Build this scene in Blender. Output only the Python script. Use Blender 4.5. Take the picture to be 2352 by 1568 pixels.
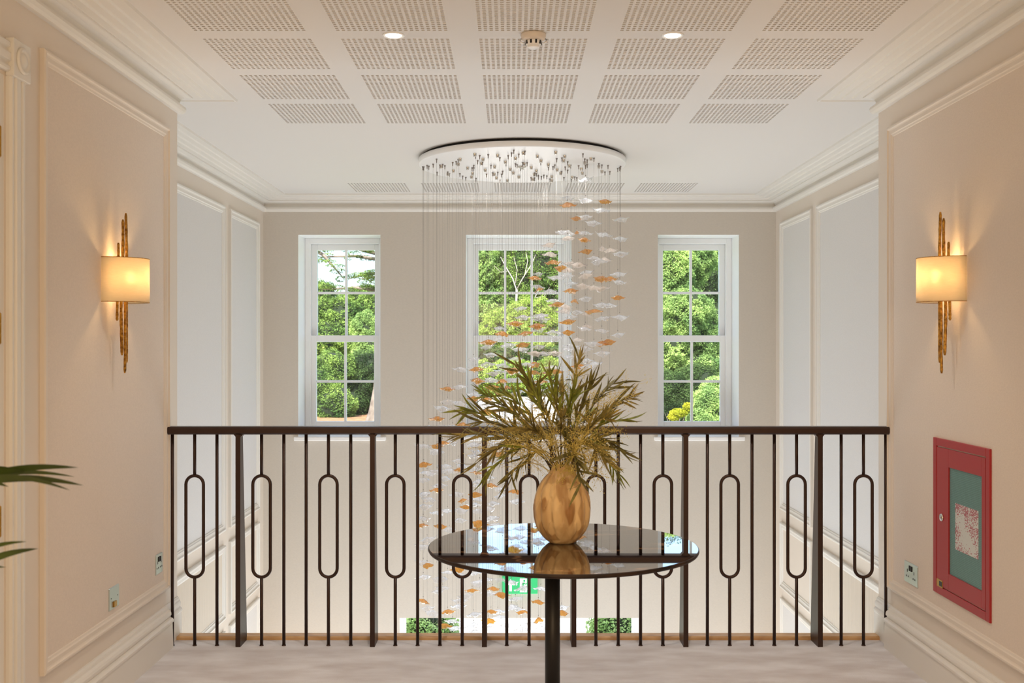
import bpy, math, random
import numpy as np
from mathutils import Vector, Matrix, Euler, Quaternion
for o in list(bpy.data.objects): bpy.data.objects.remove(o, do_unlink=True)
sc = bpy.context.scene
col = sc.collection
rnd = random.Random(7)
PI = math.pi

# ------------------------------------------------------------------ camera, light, exposure
CZ = 1.485                       # eye height over the landing carpet
F = 2390.0                       # focal length in pixels of the 2352 px frame
HX, HY = 1174.0, 795.0           # vanishing point
cd = bpy.data.cameras.new('camera'); cam = bpy.data.objects.new('camera', cd); col.objects.link(cam)
cam.location = (0, 0, CZ); cam.rotation_euler = (PI/2, 0, 0)
cd.sensor_width = 36; cd.lens = 36*F/2352
cd.shift_x = (1176-HX)/2352; cd.shift_y = (HY-784)/2352
cd.clip_start = .05; cd.clip_end = 500
cd.dof.use_dof = True; cd.dof.focus_distance = 6.8; cd.dof.aperture_fstop = 7
sc.camera = cam
sc.view_settings.view_transform = 'Standard'; sc.view_settings.look = 'None'
sc.view_settings.exposure = 0.31; sc.view_settings.gamma = 1.0
sc.view_settings.use_curve_mapping = False

w = bpy.data.worlds.new('sky'); sc.world = w; w.use_nodes = True
nt = w.node_tree; nt.nodes.clear()
sky = nt.nodes.new('ShaderNodeTexSky'); sky.sky_type = 'NISHITA'; sky.sun_disc = False
sky.sun_elevation = math.radians(52); sky.sun_rotation = math.radians(200); sky.air_density = .8; sky.dust_density = 3.5; sky.ozone_density = 1
bg = nt.nodes.new('ShaderNodeBackground'); bg.inputs[1].default_value = SKY = 0.58
ow = nt.nodes.new('ShaderNodeOutputWorld')
nt.links.new(sky.outputs[0], bg.inputs[0]); nt.links.new(bg.outputs[0], ow.inputs[0])

def light(kind, name, loc, energy, colr, rot=(0, 0, 0), **k):
    d = bpy.data.lights.new(name, kind); d.energy = energy; d.color = colr
    for a, b in k.items(): setattr(d, a, b)
    o = bpy.data.objects.new(name, d); o.location = loc; o.rotation_euler = rot; col.objects.link(o); return o
sun = light('SUN', 'sun', (0, 0, 20), 9.5, (1, .95, .86), angle=.01)
sun.rotation_euler = Vector((.35, 1.0, -1.15)).to_track_quat('-Z', 'Y').to_euler()
WARM = (1.0, .66, .36); SOFT = (1, .80, .60)
# lit lobby under the stairwell, and an added warm fill behind the camera
light('AREA', 'lobby_light', (.07, 7.4, -2.6), 104, (.87, .94, 1.0), rot=(PI, 0, 0), shape='RECTANGLE', size=3.6, size_y=3.0)
light('AREA', 'landing_fill', (.08, -.7, 1.55), 42, (1, .73, .44), rot=(math.radians(88), 0, 0), shape='RECTANGLE', size=2.4, size_y=1.5)
light('POINT', 'lobby_wall_lamp_light', (-1.75, 8.8, -1.9), 9, WARM, shadow_soft_size=.12)
light('POINT', 'lobby_lamp_light', (1.95, 8.8, -1.9), 6, WARM, shadow_soft_size=.12)

# ------------------------------------------------------------------ helpers
def tag(o, label=None, cat=None, group=None, kind=None):
    if label: o['label'] = label
    if cat: o['category'] = cat
    if group: o['group'] = group
    if kind: o['kind'] = kind
    return o
def empty(name, loc=(0, 0, 0), rz=0, parent=None):
    o = bpy.data.objects.new(name, None); o.location = loc; o.rotation_euler = (0, 0, rz); o.empty_display_size = .05
    col.objects.link(o)
    if parent: o.parent = parent
    return o
class MB:
    def __init__(s): s.v = []; s.f = []; s.sm = []
    def add(s, vs, fs, smooth=False):
        n = len(s.v); s.v += [tuple(p) for p in vs]; s.f += [tuple(i+n for i in f) for f in fs]; s.sm += [smooth]*len(fs); return s
    def box(s, x0, x1, y0, y1, z0, z1, b=0):
        if b > 0:
            b = min(b, (x1-x0)*.45, (y1-y0)*.45, (z1-z0)*.45)
            vs = []; 
            for sx in (0, 1):
                for sy in (0, 1):
                    for sz in (0, 1):
                        X = (x0, x1)[sx]; Y = (y0, y1)[sy]; Z = (z0, z1)[sz]; dx = b*(1-2*sx); dy = b*(1-2*sy); dz = b*(1-2*sz)
                        vs += [(X, Y+dy, Z+dz), (X+dx, Y, Z+dz), (X+dx, Y+dy, Z)]
            def I(sx, sy, sz, a): return (sx*4+sy*2+sz)*3+a
            fs = []
            for q in (0, 1):
                fs.append([I(q, 0, 0, 0), I(q, 0, 1, 0), I(q, 1, 1, 0), I(q, 1, 0, 0)][::(1 if q == 0 else -1)])
                fs.append([I(0, q, 0, 1), I(1, q, 0, 1), I(1, q, 1, 1), I(0, q, 1, 1)][::(1 if q == 0 else -1)])
                fs.append([I(0, 0, q, 2), I(0, 1, q, 2), I(1, 1, q, 2), I(1, 0, q, 2)][::(1 if q == 0 else -1)])
            for p in (0, 1):
                for q in (0, 1):
                    fs.append([I(p, q, 0, 0), I(p, q, 0, 1), I(p, q, 1, 1), I(p, q, 1, 0)][::(-1 if p == q else 1)])
                    fs.append([I(p, 0, q, 0), I(p, 0, q, 2), I(p, 1, q, 2), I(p, 1, q, 0)][::(1 if p == q else -1)])
                    fs.append([I(0, p, q, 1), I(0, p, q, 2), I(1, p, q, 2), I(1, p, q, 1)][::(-1 if p == q else 1)])
            for p in (0, 1):
                for q in (0, 1):
                    for r in (0, 1):
                        fs.append([I(p, q, r, 0), I(p, q, r, 1), I(p, q, r, 2)][::(1 if (p+q+r) % 2 else -1)])
            return s.add(vs, fs)
        vs = [(x, y, z) for x in (x0, x1) for y in (y0, y1) for z in (z0, z1)]
        return s.add(vs, [(0, 1, 3, 2), (4, 6, 7, 5), (0, 4, 5, 1), (2, 3, 7, 6), (0, 2, 6, 4), (1, 5, 7, 3)])
    def lathe(s, prof, n=32, c=(0, 0, 0), smooth=True, axis='z'):
        vs = []
        for r, z in prof:
            for k in range(n):
                a = 2*PI*k/n; p = (r*math.cos(a), r*math.sin(a), z)
                if axis == 'y': p = (p[0], p[2], -p[1])
                if axis == 'x': p = (p[2], p[0], p[1])
                vs.append((c[0]+p[0], c[1]+p[1], c[2]+p[2]))
        fs = []
        for i in range(len(prof)-1):
            for k in range(n): fs.append((i*n+k, i*n+(k+1) % n, (i+1)*n+(k+1) % n, (i+1)*n+k))
        fs.append(tuple(range(n))[::-1]); fs.append(tuple((len(prof)-1)*n+k for k in range(n)))
        s.add(vs, fs[:-2], smooth); m = len(s.v)-len(vs)
        for f in fs[-2:]: s.f.append(tuple(i+m for i in f)); s.sm.append(False)
        return s
    def tube(s, pts, r, n=8, closed=False, smooth=True):
        P = [Vector(p) for p in pts]; m = len(P); R = r if isinstance(r, (list, tuple)) else [r]*m
        up = None; vs = []
        for i in range(m):
            if closed: t = P[(i+1) % m]-P[i-1]
            else: t = P[min(i+1, m-1)]-P[max(i-1, 0)]
            t.normalize()
            if up is None:
                up = Vector((0, 0, 1)) if abs(t.z) < .9 else Vector((0, 1, 0))
            a = t.cross(up)
            if a.length < 1e-4: a = t.cross(Vector((1, 0, 0)))
            a.normalize(); b = t.cross(a).normalized(); up = -b if False else up
            for k in range(n):
                q = 2*PI*k/n; vs.append(P[i]+a*math.cos(q)*R[i]+b*math.sin(q)*R[i])
        fs = []
        for i in range(m if closed else m-1):
            j = (i+1) % m
            for k in range(n): fs.append((i*n+k, i*n+(k+1) % n, j*n+(k+1) % n, j*n+k))
        if not closed: fs += [tuple(range(n))[::-1], tuple((m-1)*n+k for k in range(n))]
        return s.add(vs, fs, smooth)
    def mesh(s, name):
        me = bpy.data.meshes.new(name); me.from_pydata(s.v, [], s.f)
        me.polygons.foreach_set('use_smooth', s.sm); me.update(); return me
    def build(s, name, mat, parent=None, loc=(0, 0, 0), fix=False):
        me = s.mesh(name); me.materials.append(mat)
        if fix:
            import bmesh
            b = bmesh.new(); b.from_mesh(me); bmesh.ops.recalc_face_normals(b, faces=b.faces); b.to_mesh(me); b.free()
        o = bpy.data.objects.new(name, me); o.location = loc; col.objects.link(o)
        if parent: o.parent = parent
        return o
def inst(name, me, parent, loc=(0, 0, 0), rot=(0, 0, 0), scale=(1, 1, 1)):
    o = bpy.data.objects.new(name, me); o.location = loc; o.rotation_euler = rot; o.scale = scale; o.parent = parent
    col.objects.link(o); return o
def S(o): o['kind'] = 'structure'; return o
def lin(c): return tuple(((x/255)/12.92 if x/255 <= .04045 else ((x/255+.055)/1.055)**2.4) for x in c)+(1,)

def mat(name, rgb, rough=.6, metal=0, spec=.5, bump=0, bscale=200, bstretch=(1, 1, 1), var=0, vscale=8, vstretch=(1, 1, 1), rgb2=None, coat=0, sheen=0, detail=3):
    m = bpy.data.materials.new(name); m.use_nodes = True; n = m.node_tree; p = n.nodes['Principled BSDF']
    c = lin(rgb); p.inputs['Base Color'].default_value = c; p.inputs['Roughness'].default_value = rough
    p.inputs['Metallic'].default_value = metal; p.inputs['Specular IOR Level'].default_value = spec
    p.inputs['Coat Weight'].default_value = coat; p.inputs['Sheen Weight'].default_value = sheen
    tc = n.nodes.new('ShaderNodeTexCoord')
    if rgb2 or var:
        mp = n.nodes.new('ShaderNodeMapping'); mp.inputs['Scale'].default_value = vstretch
        no = n.nodes.new('ShaderNodeTexNoise'); no.inputs['Scale'].default_value = vscale; no.inputs['Detail'].default_value = detail
        mx = n.nodes.new('ShaderNodeMix'); mx.data_type = 'RGBA'
        cr = n.nodes.new('ShaderNodeMapRange'); cr.inputs[1].default_value = .32; cr.inputs[2].default_value = .68
        n.links.new(tc.outputs['Object'], mp.inputs[0]); n.links.new(mp.outputs[0], no.inputs['Vector']); n.links.new(no.outputs['Fac'], cr.inputs[0])
        n.links.new(cr.outputs[0], mx.inputs[0]); c2 = lin(rgb2) if rgb2 else tuple(x*(1-var) for x in c[:3])+(1,)
        mx.inputs[6].default_value = c; mx.inputs[7].default_value = c2; n.links.new(mx.outputs[2], p.inputs['Base Color'])
    if bump:
        mp = n.nodes.new('ShaderNodeMapping'); mp.inputs['Scale'].default_value = bstretch
        no = n.nodes.new('ShaderNodeTexNoise'); no.inputs['Scale'].default_value = bscale; no.inputs['Detail'].default_value = 2
        b = n.nodes.new('ShaderNodeBump'); b.inputs['Strength'].default_value = bump; b.inputs['Distance'].default_value = .004
        n.links.new(tc.outputs['Object'], mp.inputs[0]); n.links.new(mp.outputs[0], no.inputs['Vector'])
        n.links.new(no.outputs['Fac'], b.inputs['Height']); n.links.new(b.outputs[0], p.inputs['Normal'])
    return m
def emis(name, rgb, st):
    m = bpy.data.materials.new(name); m.use_nodes = True; p = m.node_tree.nodes['Principled BSDF']
    p.inputs['Base Color'].default_value = (.8, .8, .8, 1); p.inputs['Emission Color'].default_value = lin(rgb); p.inputs['Emission Strength'].default_value = st; return m
def thin(name, tint, fac_diff, diff, gloss=.12, rough=.06, bump=0, bscale=60, fres=1.5):
    """thin see-through sheet: transparent + a share of translucent body + fresnel gloss"""
    m = bpy.data.materials.new(name); m.use_nodes = True; n = m.node_tree; n.nodes.clear()
    o = n.nodes.new('ShaderNodeOutputMaterial'); t = n.nodes.new('ShaderNodeBsdfTransparent'); t.inputs[0].default_value = tint
    g = n.nodes.new('ShaderNodeBsdfGlossy'); g.inputs['Roughness'].default_value = rough
    fr = n.nodes.new('ShaderNodeFresnel'); fr.inputs[0].default_value = fres
    ad = n.nodes.new('ShaderNodeMath'); ad.operation = 'ADD'; ad.inputs[1].default_value = gloss; ad.use_clamp = True
    last = t.outputs[0]
    if fac_diff:
        d = n.nodes.new('ShaderNodeBsdfDiffuse'); d.inputs[0].default_value = diff
        tr = n.nodes.new('ShaderNodeBsdfTranslucent'); tr.inputs[0].default_value = diff
        a = n.nodes.new('ShaderNodeMixShader'); a.inputs[0].default_value = .5; n.links.new(d.outputs[0], a.inputs[1]); n.links.new(tr.outputs[0], a.inputs[2])
        b = n.nodes.new('ShaderNodeMixShader'); b.inputs[0].default_value = fac_diff; n.links.new(t.outputs[0], b.inputs[1]); n.links.new(a.outputs[0], b.inputs[2]); last = b.outputs[0]
    mx = n.nodes.new('ShaderNodeMixShader'); n.links.new(fr.outputs[0], ad.inputs[0]); ge = n.nodes.new('ShaderNodeNewGeometry'); iv = n.nodes.new('ShaderNodeMath'); iv.operation = 'SUBTRACT'; iv.inputs[0].default_value = 1; n.links.new(ge.outputs['Backfacing'], iv.inputs[1])
    ml = n.nodes.new('ShaderNodeMath'); ml.operation = 'MULTIPLY'; n.links.new(ad.outputs[0], ml.inputs[0]); n.links.new(iv.outputs[0], ml.inputs[1]); n.links.new(ml.outputs[0], mx.inputs[0])
    n.links.new(last, mx.inputs[1]); n.links.new(g.outputs[0], mx.inputs[2]); n.links.new(mx.outputs[0], o.inputs[0])
    if bump:
        tc = n.nodes.new('ShaderNodeTexCoord'); no = n.nodes.new('ShaderNodeTexNoise'); no.inputs['Scale'].default_value = bscale; no.inputs['Detail'].default_value = 1
        b = n.nodes.new('ShaderNodeBump'); b.inputs['Strength'].default_value = bump; b.inputs['Distance'].default_value = .01
        n.links.new(tc.outputs['Object'], no.inputs['Vector']); n.links.new(no.outputs['Fac'], b.inputs['Height'])
        n.links.new(b.outputs[0], g.inputs['Normal']); n.links.new(b.outputs[0], fr.inputs['Normal'])
    return m

M = dict(
 paint=mat('cream_paint', (230, 219, 206), .5),
 trim=mat('white_trim', (234, 230, 223), .42),
 wall=mat('linen_wallcovering', (232, 219, 206), .85, bump=.25, bscale=300, bstretch=(1, 1, 1), var=.05, vscale=90, vstretch=(1, 1, 1.6)),
 wallpale=mat('pale_wallcovering', (227, 225, 223), .85, bump=.25, bscale=200, bstretch=(1, 1, 2), var=.04, vscale=60, vstretch=(1, 1, 3)),
 wallfar=mat('taupe_wallcovering', (217, 209, 198), .85, bump=.3, bscale=160, bstretch=(1, 1, 3), var=.06, vscale=60, vstretch=(1, 1, 4)),
 ceil=mat('ceiling_paint', (228, 224, 219), .8),
 hole=mat('perforation_void', (122, 84, 62), .9),
 carpet=mat('grey_carpet', (242, 242, 248), .95, bump=.8, bscale=350, rgb2=(214, 209, 212), vscale=4.2, vstretch=(.9, 2.0, 1), sheen=.3),
 nosing=mat('oak_nosing', (224, 184, 134), .45, rgb2=(196, 152, 104), vscale=8, vstretch=(1, 6, 1)),
 white=mat('white_gloss', (253, 253, 253), .3),
 bronze=mat('dark_bronze', (62, 44, 36), .38, metal=.55, spec=.5),
 black=mat('black_metal', (30, 27, 26), .4, metal=.3),
 red=mat('red_enamel', (168, 36, 40), .42, bump=.05, bscale=500),
 chrome=mat('chrome', (225, 222, 216), .15, metal=1),
 steel=mat('brushed_steel', (205, 212, 205), .28, metal=.85),
 pane=thin('window_glass', (.97, .99, .98, 1), 0, None, gloss=.0, rough=.0),
 cleargl=thin('clear_leaf_glass', (.96, .965, .975, 1), .27, (.96, .97, 1, 1), gloss=.10, rough=.07, bump=1.0, bscale=55),
 frostgl=thin('blush_leaf_glass', (.97, .94, .92, 1), .36, (.97, .92, .88, 1), gloss=.03, rough=.2, bump=.3, bscale=30),
 ambergl=thin('amber_leaf_glass', (.94, .68, .22, 1), .34, (.86, .50, .05, 1), gloss=.16, rough=.08, bump=1.0, bscale=60),
 wire=mat('steel_wire', (150, 143, 138), .5, metal=.3),
 brass=mat('brass', (196, 150, 70), .3, metal=1),
)
# gold rods: hammered
g = mat('hammered_gold', (206, 156, 72), .34, metal=1, bump=1.0, bscale=120, rgb2=(128, 88, 40), vscale=70); M['gold'] = g; M['reed'] = mat('reeded_covering', (224, 213, 198), .7)

# ------------------------------------------------------------------ measures
XL, XR = -1.7105, 1.882          # landing walls
SL, SR = -2.20, 2.35             # stairwell side walls
YE, YF = 5.33, 9.237             # wall ends / far wall
ZC = 2.805                       # ceiling
YB = -2.0; ZLOW = -3.2
def at(px, py, y): return Vector(((px-HX)*y/F, y, CZ-(py-HY)*y/F))

# planes: L / R / far  -> point from (u, v, w)
def PL(X): return lambda u, v, w: (X+w, u, v)
def PR(X): return lambda u, v, w: (X-w, u, v)
def PF(Y): return lambda u, v, w: (u, Y-w, v)
def sheet(mb, P, u0, u1, v0, v1, holes=(), flip=False):
    us = sorted({u0, u1, *[h[0] for h in holes], *[h[1] for h in holes]}); vs = sorted({v0, v1, *[h[2] for h in holes], *[h[3] for h in holes]})
    for a, b in zip(us, us[1:]):
        for c, d in zip(vs, vs[1:]):
            mu, mv = (a+b)/2, (c+d)/2
            if any(h[0] < mu < h[1] and h[2] < mv < h[3] for h in holes): continue
            f = (0, 1, 2, 3)
            mb.add([P(a, c, 0), P(b, c, 0), P(b, d, 0), P(a, d, 0)], [f[::-1] if flip else f])
PROF = [(0, 0), (0, .017), (.006, .021), (.013, .021), (.017, .015), (.022, .013), (.038, .013), (.042, .009), (.050, .007), (.054, 0)]
def frame(P, u0, u1, v0, v1, name, m, parent, prof=PROF, k=1.0):
    mb = MB(); n = len(prof); vs = []
    for t, h in prof:
        t *= k; h *= k
        for a, b in ((u0+t, v0+t), (u1-t, v0+t), (u1-t, v1-t), (u0+t, v1-t)): vs.append(P(a, b, h))
    fs = [(i*4+j, i*4+(j+1) % 4, (i+1)*4+(j+1) % 4, (i+1)*4+j) for i in range(n-1) for j in range(4)]
    mb.add(vs, fs); return mb.build(name, m, parent, fix=False)
def infill(P, u0, u1, v0, v1, m, parent, name='fabric_panel'):
    mb = MB(); h = .0035; a, b, c, d = u0+.05, u1-.05, v0+.05, v1-.05
    mb.add([P(a, c, 0), P(b, c, 0), P(b, d, 0), P(a, d, 0), P(a+.002, c+.002, h), P(b-.002, c+.002, h), P(b-.002, d-.002, h), P(a+.002, d-.002, h)],
           [(4, 5, 6, 7), (0, 1, 5, 4), (1, 2, 6, 5), (2, 3, 7, 6), (3, 0, 4, 7)]); return mb.build(name, m, parent)
def sweep(path, prof, names, m, zbase, closed=False):
    """moulding along a plan path; profile = (offset to the right of travel, z)"""
    P = [Vector((x, y)) for x, y in path]; dirs = [(P[i+1]-P[i]).normalized() for i in range(len(P)-1)]
    nr = [Vector((d.y, -d.x)) for d in dirs]; out = []
    def off(i, o):
        if i == 0: return P[0]+nr[0]*o
        if i == len(P)-1: return P[-1]+nr[-1]*o
        a, b = nr[i-1], nr[i]; k = (a+b); k = k/(k.length_squared)*2
        return P[i]+k*o
    for s in range(len(P)-1):
        mb = MB(); vs = []
        for i in (s, s+1):
            for o, z in prof:
                q = off(i, o); vs.append((q.x, q.y, zbase+z))
        n = len(prof); mb.add(vs, [(j, j+1, n+j+1, n+j) for j in range(n-1)]+[tuple(range(n))[::-1], tuple(range(n, 2*n))])
        out.append(S(mb.build(names[s], m)))
    return out

# ------------------------------------------------------------------ room shell
# floor (carpet slab of the landing) and nosing
mb = MB(); mb.box(XL-.5, XR+.5, YB, 5.262, -.3, 0); floor = S(mb.build('floor', M['carpet']))
mb = MB(); mb.box(SL, SR, 5.262, YE+.004, -.30, .018, .006); nos = mb.build('nosing', M['nosing'], floor)
mb = MB(); mb.box(SL, SR, 3.2, YF+.35, ZLOW-.1, ZLOW)
S(mb.build('floor_lobby', mat('pale_stone_floor', (214, 206, 194), .25, var=.1, vscale=3)))
# ceiling with perforated acoustic panels
PW, PD = .475, .497
colx = [.095+.594*k for k in range(-2, 3)]
rows = [(6.162-.6005*i-PD, 6.162-.6005*i) for i in range(13)]+[(8.413, 8.413+PD)]
rows = [r for r in rows if r[0] > YB+.1]
panels = [(cx-PW/2, cx+PW/2, r0, r1) for r0, r1 in rows for cx in colx]
mb = MB(); PC = lambda u, v, w: (u, v, ZC-w)
sheet(mb, PC, SL-.02, SR+.02, YB, YF+.02, panels, flip=True)
ceiling = S(mb.build('ceiling', M['ceil']))
mb = MB(); mb.box(SL-.6, SR+.6, YB-.3, YF+.5, ZC+.06, ZC+.3); b_ = mb.build('ceiling_backing', M['hole'], ceiling)
def perf_mesh():
    N = 20; px = PW/N; py = PD/N; h = .0066
    hx = h; hy = h; V = []; Fc = []
    xs = []; ys = []
    for i in range(N):
        c = (i+.5)*px; xs += [c-hx, c+hx]
        c = (i+.5)*py; ys += [c-hy, c+hy]
    xs = [0]+xs+[PW]; ys = [0]+ys+[PD]; nx, ny = len(xs), len(ys)
    for z in (0, .012):
        for y in ys:
            for x in xs: V.append((x-PW/2, y, z))
    I = lambda i, j, k: k*nx*ny+j*nx+i
    for j in range(ny-1):
        for i in range(nx-1):
            if i % 2 == 1 and j % 2 == 1:
                Fc += [(I(i, j, 0), I(i+1, j, 0), I(i+1, j, 1), I(i, j, 1)), (I(i+1, j, 0), I(i+1, j+1, 0), I(i+1, j+1, 1), I(i+1, j, 1)),
                       (I(i+1, j+1, 0), I(i, j+1, 0), I(i, j+1, 1), I(i+1, j+1, 1)), (I(i, j+1, 0), I(i, j, 0), I(i, j, 1), I(i, j+1, 1))]
            else: Fc.append((I(i, j, 0), I(i, j+1, 0), I(i+1, j+1, 0), I(i+1, j, 0)))
    me = bpy.data.meshes.new('perforated_panel'); me.from_pydata(V, [], Fc); me.materials.append(M['ceil']); return me
pm = perf_mesh()
for x0, x1, y0, y1 in panels: inst('perforated_panel', pm, ceiling, ((x0+x1)/2, y0, ZC))

# landing walls
DO = (2.56, 3.51, 0, 2.40)       # doorway in the left wall
mb = MB(); sheet(mb, PL(XL), YB, YE, -.3, ZC, [(DO[0], DO[1], 0, DO[3])])
mb.add([(XL, YE, -.3), (SL, YE, -.3), (SL, YE, ZC), (XL, YE, ZC)], [(0, 1, 2, 3)])
mb.add([(XL, DO[1], 0), (XL-.16, DO[1], 0), (XL-.16, DO[1], DO[3]), (XL, DO[1], DO[3])], [(0, 1, 2, 3)])
mb.add([(XL, DO[0], DO[3]), (XL-.16, DO[0], DO[3]), (XL-.16, DO[1], DO[3]), (XL, DO[1], DO[3])], [(0, 1, 2, 3)])
wl = S(mb.build('wall_left', M['paint']))
mb = MB(); sheet(mb, PR(XR), YB, YE, -.3, ZC, flip=True)
mb.add([(XR, YE, -.3), (SR, YE, -.3), (SR, YE, ZC), (XR, YE, ZC)], [(0, 3, 2, 1)])
wr = S(mb.build('wall_right', M['paint']))
mb = MB(); mb.add([(XL, YB, 0), (XR, YB, 0), (XR, YB, ZC), (XL, YB, ZC)], [(0, 3, 2, 1)]); S(mb.build('wall_behind', M['paint']))
Pl, Pr = PL(XL), PR(XR)
for P, w_, spans in ((Pl, wl, [(3.775, 5.165), (.55, 2.30)]), (Pr, wr, [(3.60, 5.165), (1.5, 3.42), (-.6, 1.32)])):
    for a, b in spans:
        frame(P, a, b, .288, 2.567, 'panel_moulding', M['paint'], w_); infill(P, a, b, .288, 2.567, M['wall'], w_)
# skirting
SK = [(0, .205), (.008, .205), (.012, .198), (.018, .196), (.020, .186), (.030, .180), (.034, .170), (.034, .160), (.028, .156), (.028, .150), (.040, .146), (.046, .138), (.046, .128), (.040, .124), (.044, 0), (0, 0)]
SK2 = [(o*.42, z*1.0) for o, z in SK]
sweep([(XL, 3.64), (XL, 5.135)], SK, ['baseboard_left'], M['trim'], 0)
sweep([(XL, 5.135), (XL, YE), (XL-.3, YE)], SK2, ['baseboard_left_end', 'baseboard_left_return'], M['trim'], 0)
sweep([(XL, YB), (XL, 2.44)], SK, ['baseboard_left_back'], M['trim'], 0)
sweep([(XR, 5.135), (XR, YB)], SK, ['baseboard_right'], M['trim'], 0)
sweep([(XR+.3, YE), (XR, YE), (XR, 5.135)], SK2, ['baseboard_right_return', 'baseboard_right_end'], M['trim'], 0)
# cornice, one continuous mitred run
CO = [(0, -.128), (.022, -.128), (.03, -.118), (.036, -.104), (.034, -.092), (.026, -.086), (.010, -.084), (.010, -.070), (.016, -.056), (.030, -.044), (.052, -.038), (.060, -.038),
      (.060, -.030), (.098, -.030), (.104, -.022), (.140, -.022), (.146, -.014), (.184, -.014), (.190, -.007), (.226, -.007), (.232, -.013), (.242, -.013), (.245, 0), (0, 0)]
sweep([(XL, YB), (XL, YE), (SL, YE), (SL, YF), (SR, YF), (SR, YE), (XR, YE), (XR, YB)], CO, ['trim_%d' % i for i in range(1, 8)], M['trim'], ZC)

def reeds(P, u0, u1, v0, v1, parent):
    n = int((u1-u0)/.026); mb = MB(); vs = []; s = (u1-u0)/n
    for k in range(n):
        for t, h in ((0, .001), (.18, .005), (.5, .008), (.82, .005)): vs += [P(u0+(k+t)*s, v0, h), P(u0+(k+t)*s, v1, h)]
    vs += [P(u1, v0, .001), P(u1, v1, .001)]; mb.add(vs, [(2*i, 2*i+2, 2*i+3, 2*i+1) for i in range(4*n)]); return mb.build('reeded_panel', M['reed'], parent)
# stairwell side walls with mouldings
for sgn, X, PP, nm in ((-1, SL, PL, 'wall_stairwell_left'), (1, SR, PR, 'wall_stairwell_right')):
    P = PP(X); mb = MB(); sheet(mb, P, 3.2, YF, ZLOW, ZC, flip=sgn > 0); ws = S(mb.build(nm, M['paint']))
    for a, b in ((5.42, 7.955), (8.10, 9.03)):
        frame(P, a, b, .075, 2.555, 'panel_moulding', M['trim'], ws, k=1.15); infill(P, a, b, .075, 2.555, M['wallpale'], ws)
        frame(P, a, b, -.60, -.035, 'dado_moulding', M['trim'], ws, k=1.15); (reeds(P, a+.05, b-.05, -.55, -.085, ws) if a < 8 else infill(P, a, b, -.60, -.035, M['paint'], ws, 'dado_panel'))
        frame(P, a, b, -2.9, -.69, 'lower_moulding', M['trim'], ws); infill(P, a, b, -2.9, -.69, M['wallpale'], ws)
mb = MB(); mb.add([(SL, 3.2, ZLOW), (SR, 3.2, ZLOW), (SR, 3.2, -.3), (SL, 3.2, -.3)], [(0, 3, 2, 1)]); S(mb.build('wall_lobby', M['wallfar']))

# far wall with window openings
WZ0, WZ1 = .681, 2.474
WINS = [(-1.890, -1.1595, 2), (-.402, .537, 3), (1.3025, 2.0214, 2)]
ENT = (-.99, 1.133, ZLOW, -.926)
mb = MB(); sheet(mb, PF(YF), SL, SR, ZLOW, ZC, [(a, b, WZ0, WZ1) for a, b, _ in WINS]+[ENT])
wf = S(mb.build('wall_far', M['wallfar']))
# outer leaf of the far wall, so the reveals have depth
mb = MB(); sheet(mb, PF(YF+.46), SL-.6, SR+.6, ZLOW, ZC+.3, [(a-.03, b+.03, WZ0-.03, WZ1+.03) for a, b, _ in WINS]+[(ENT[0]-.02, ENT[1]+.02, ENT[2], ENT[3]+.02)], flip=True)
ol = mb.build('outer_leaf', mat('render_outside', (225, 218, 205), .8), wf)
RD = .30
def reveal(mb, x0, x1, z0, z1, y0, y1, bottom=True):
    mb.add([(x0, y0, z0), (x0, y1, z0), (x0, y1, z1), (x0, y0, z1)], [(0, 1, 2, 3)])
    mb.add([(x1, y0, z0), (x1, y1, z0), (x1, y1, z1), (x1, y0, z1)], [(0, 3, 2, 1)])
    mb.add([(x0, y0, z1), (x1, y0, z1), (x1, y1, z1), (x0, y1, z1)], [(0, 3, 2, 1)])
    if bottom: mb.add([(x0, y0, z0), (x1, y0, z0), (x1, y1, z0), (x0, y1, z0)], [(0, 1, 2, 3)])
def rectframe(mb, x0, x1, z0, z1, y0, y1, s, t=None, bt=None, b=.004):
    t = s if t is None else t; bt = s if bt is None else bt
    mb.box(x0, x0+s, y0, y1, z0, z1, b); mb.box(x1-s, x1, y0, y1, z0, z1, b)
    mb.box(x0+s, x1-s, y0, y1, z1-t, z1, b); mb.box(x0+s, x1-s, y0, y1, z0, z0+bt, b)
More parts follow.
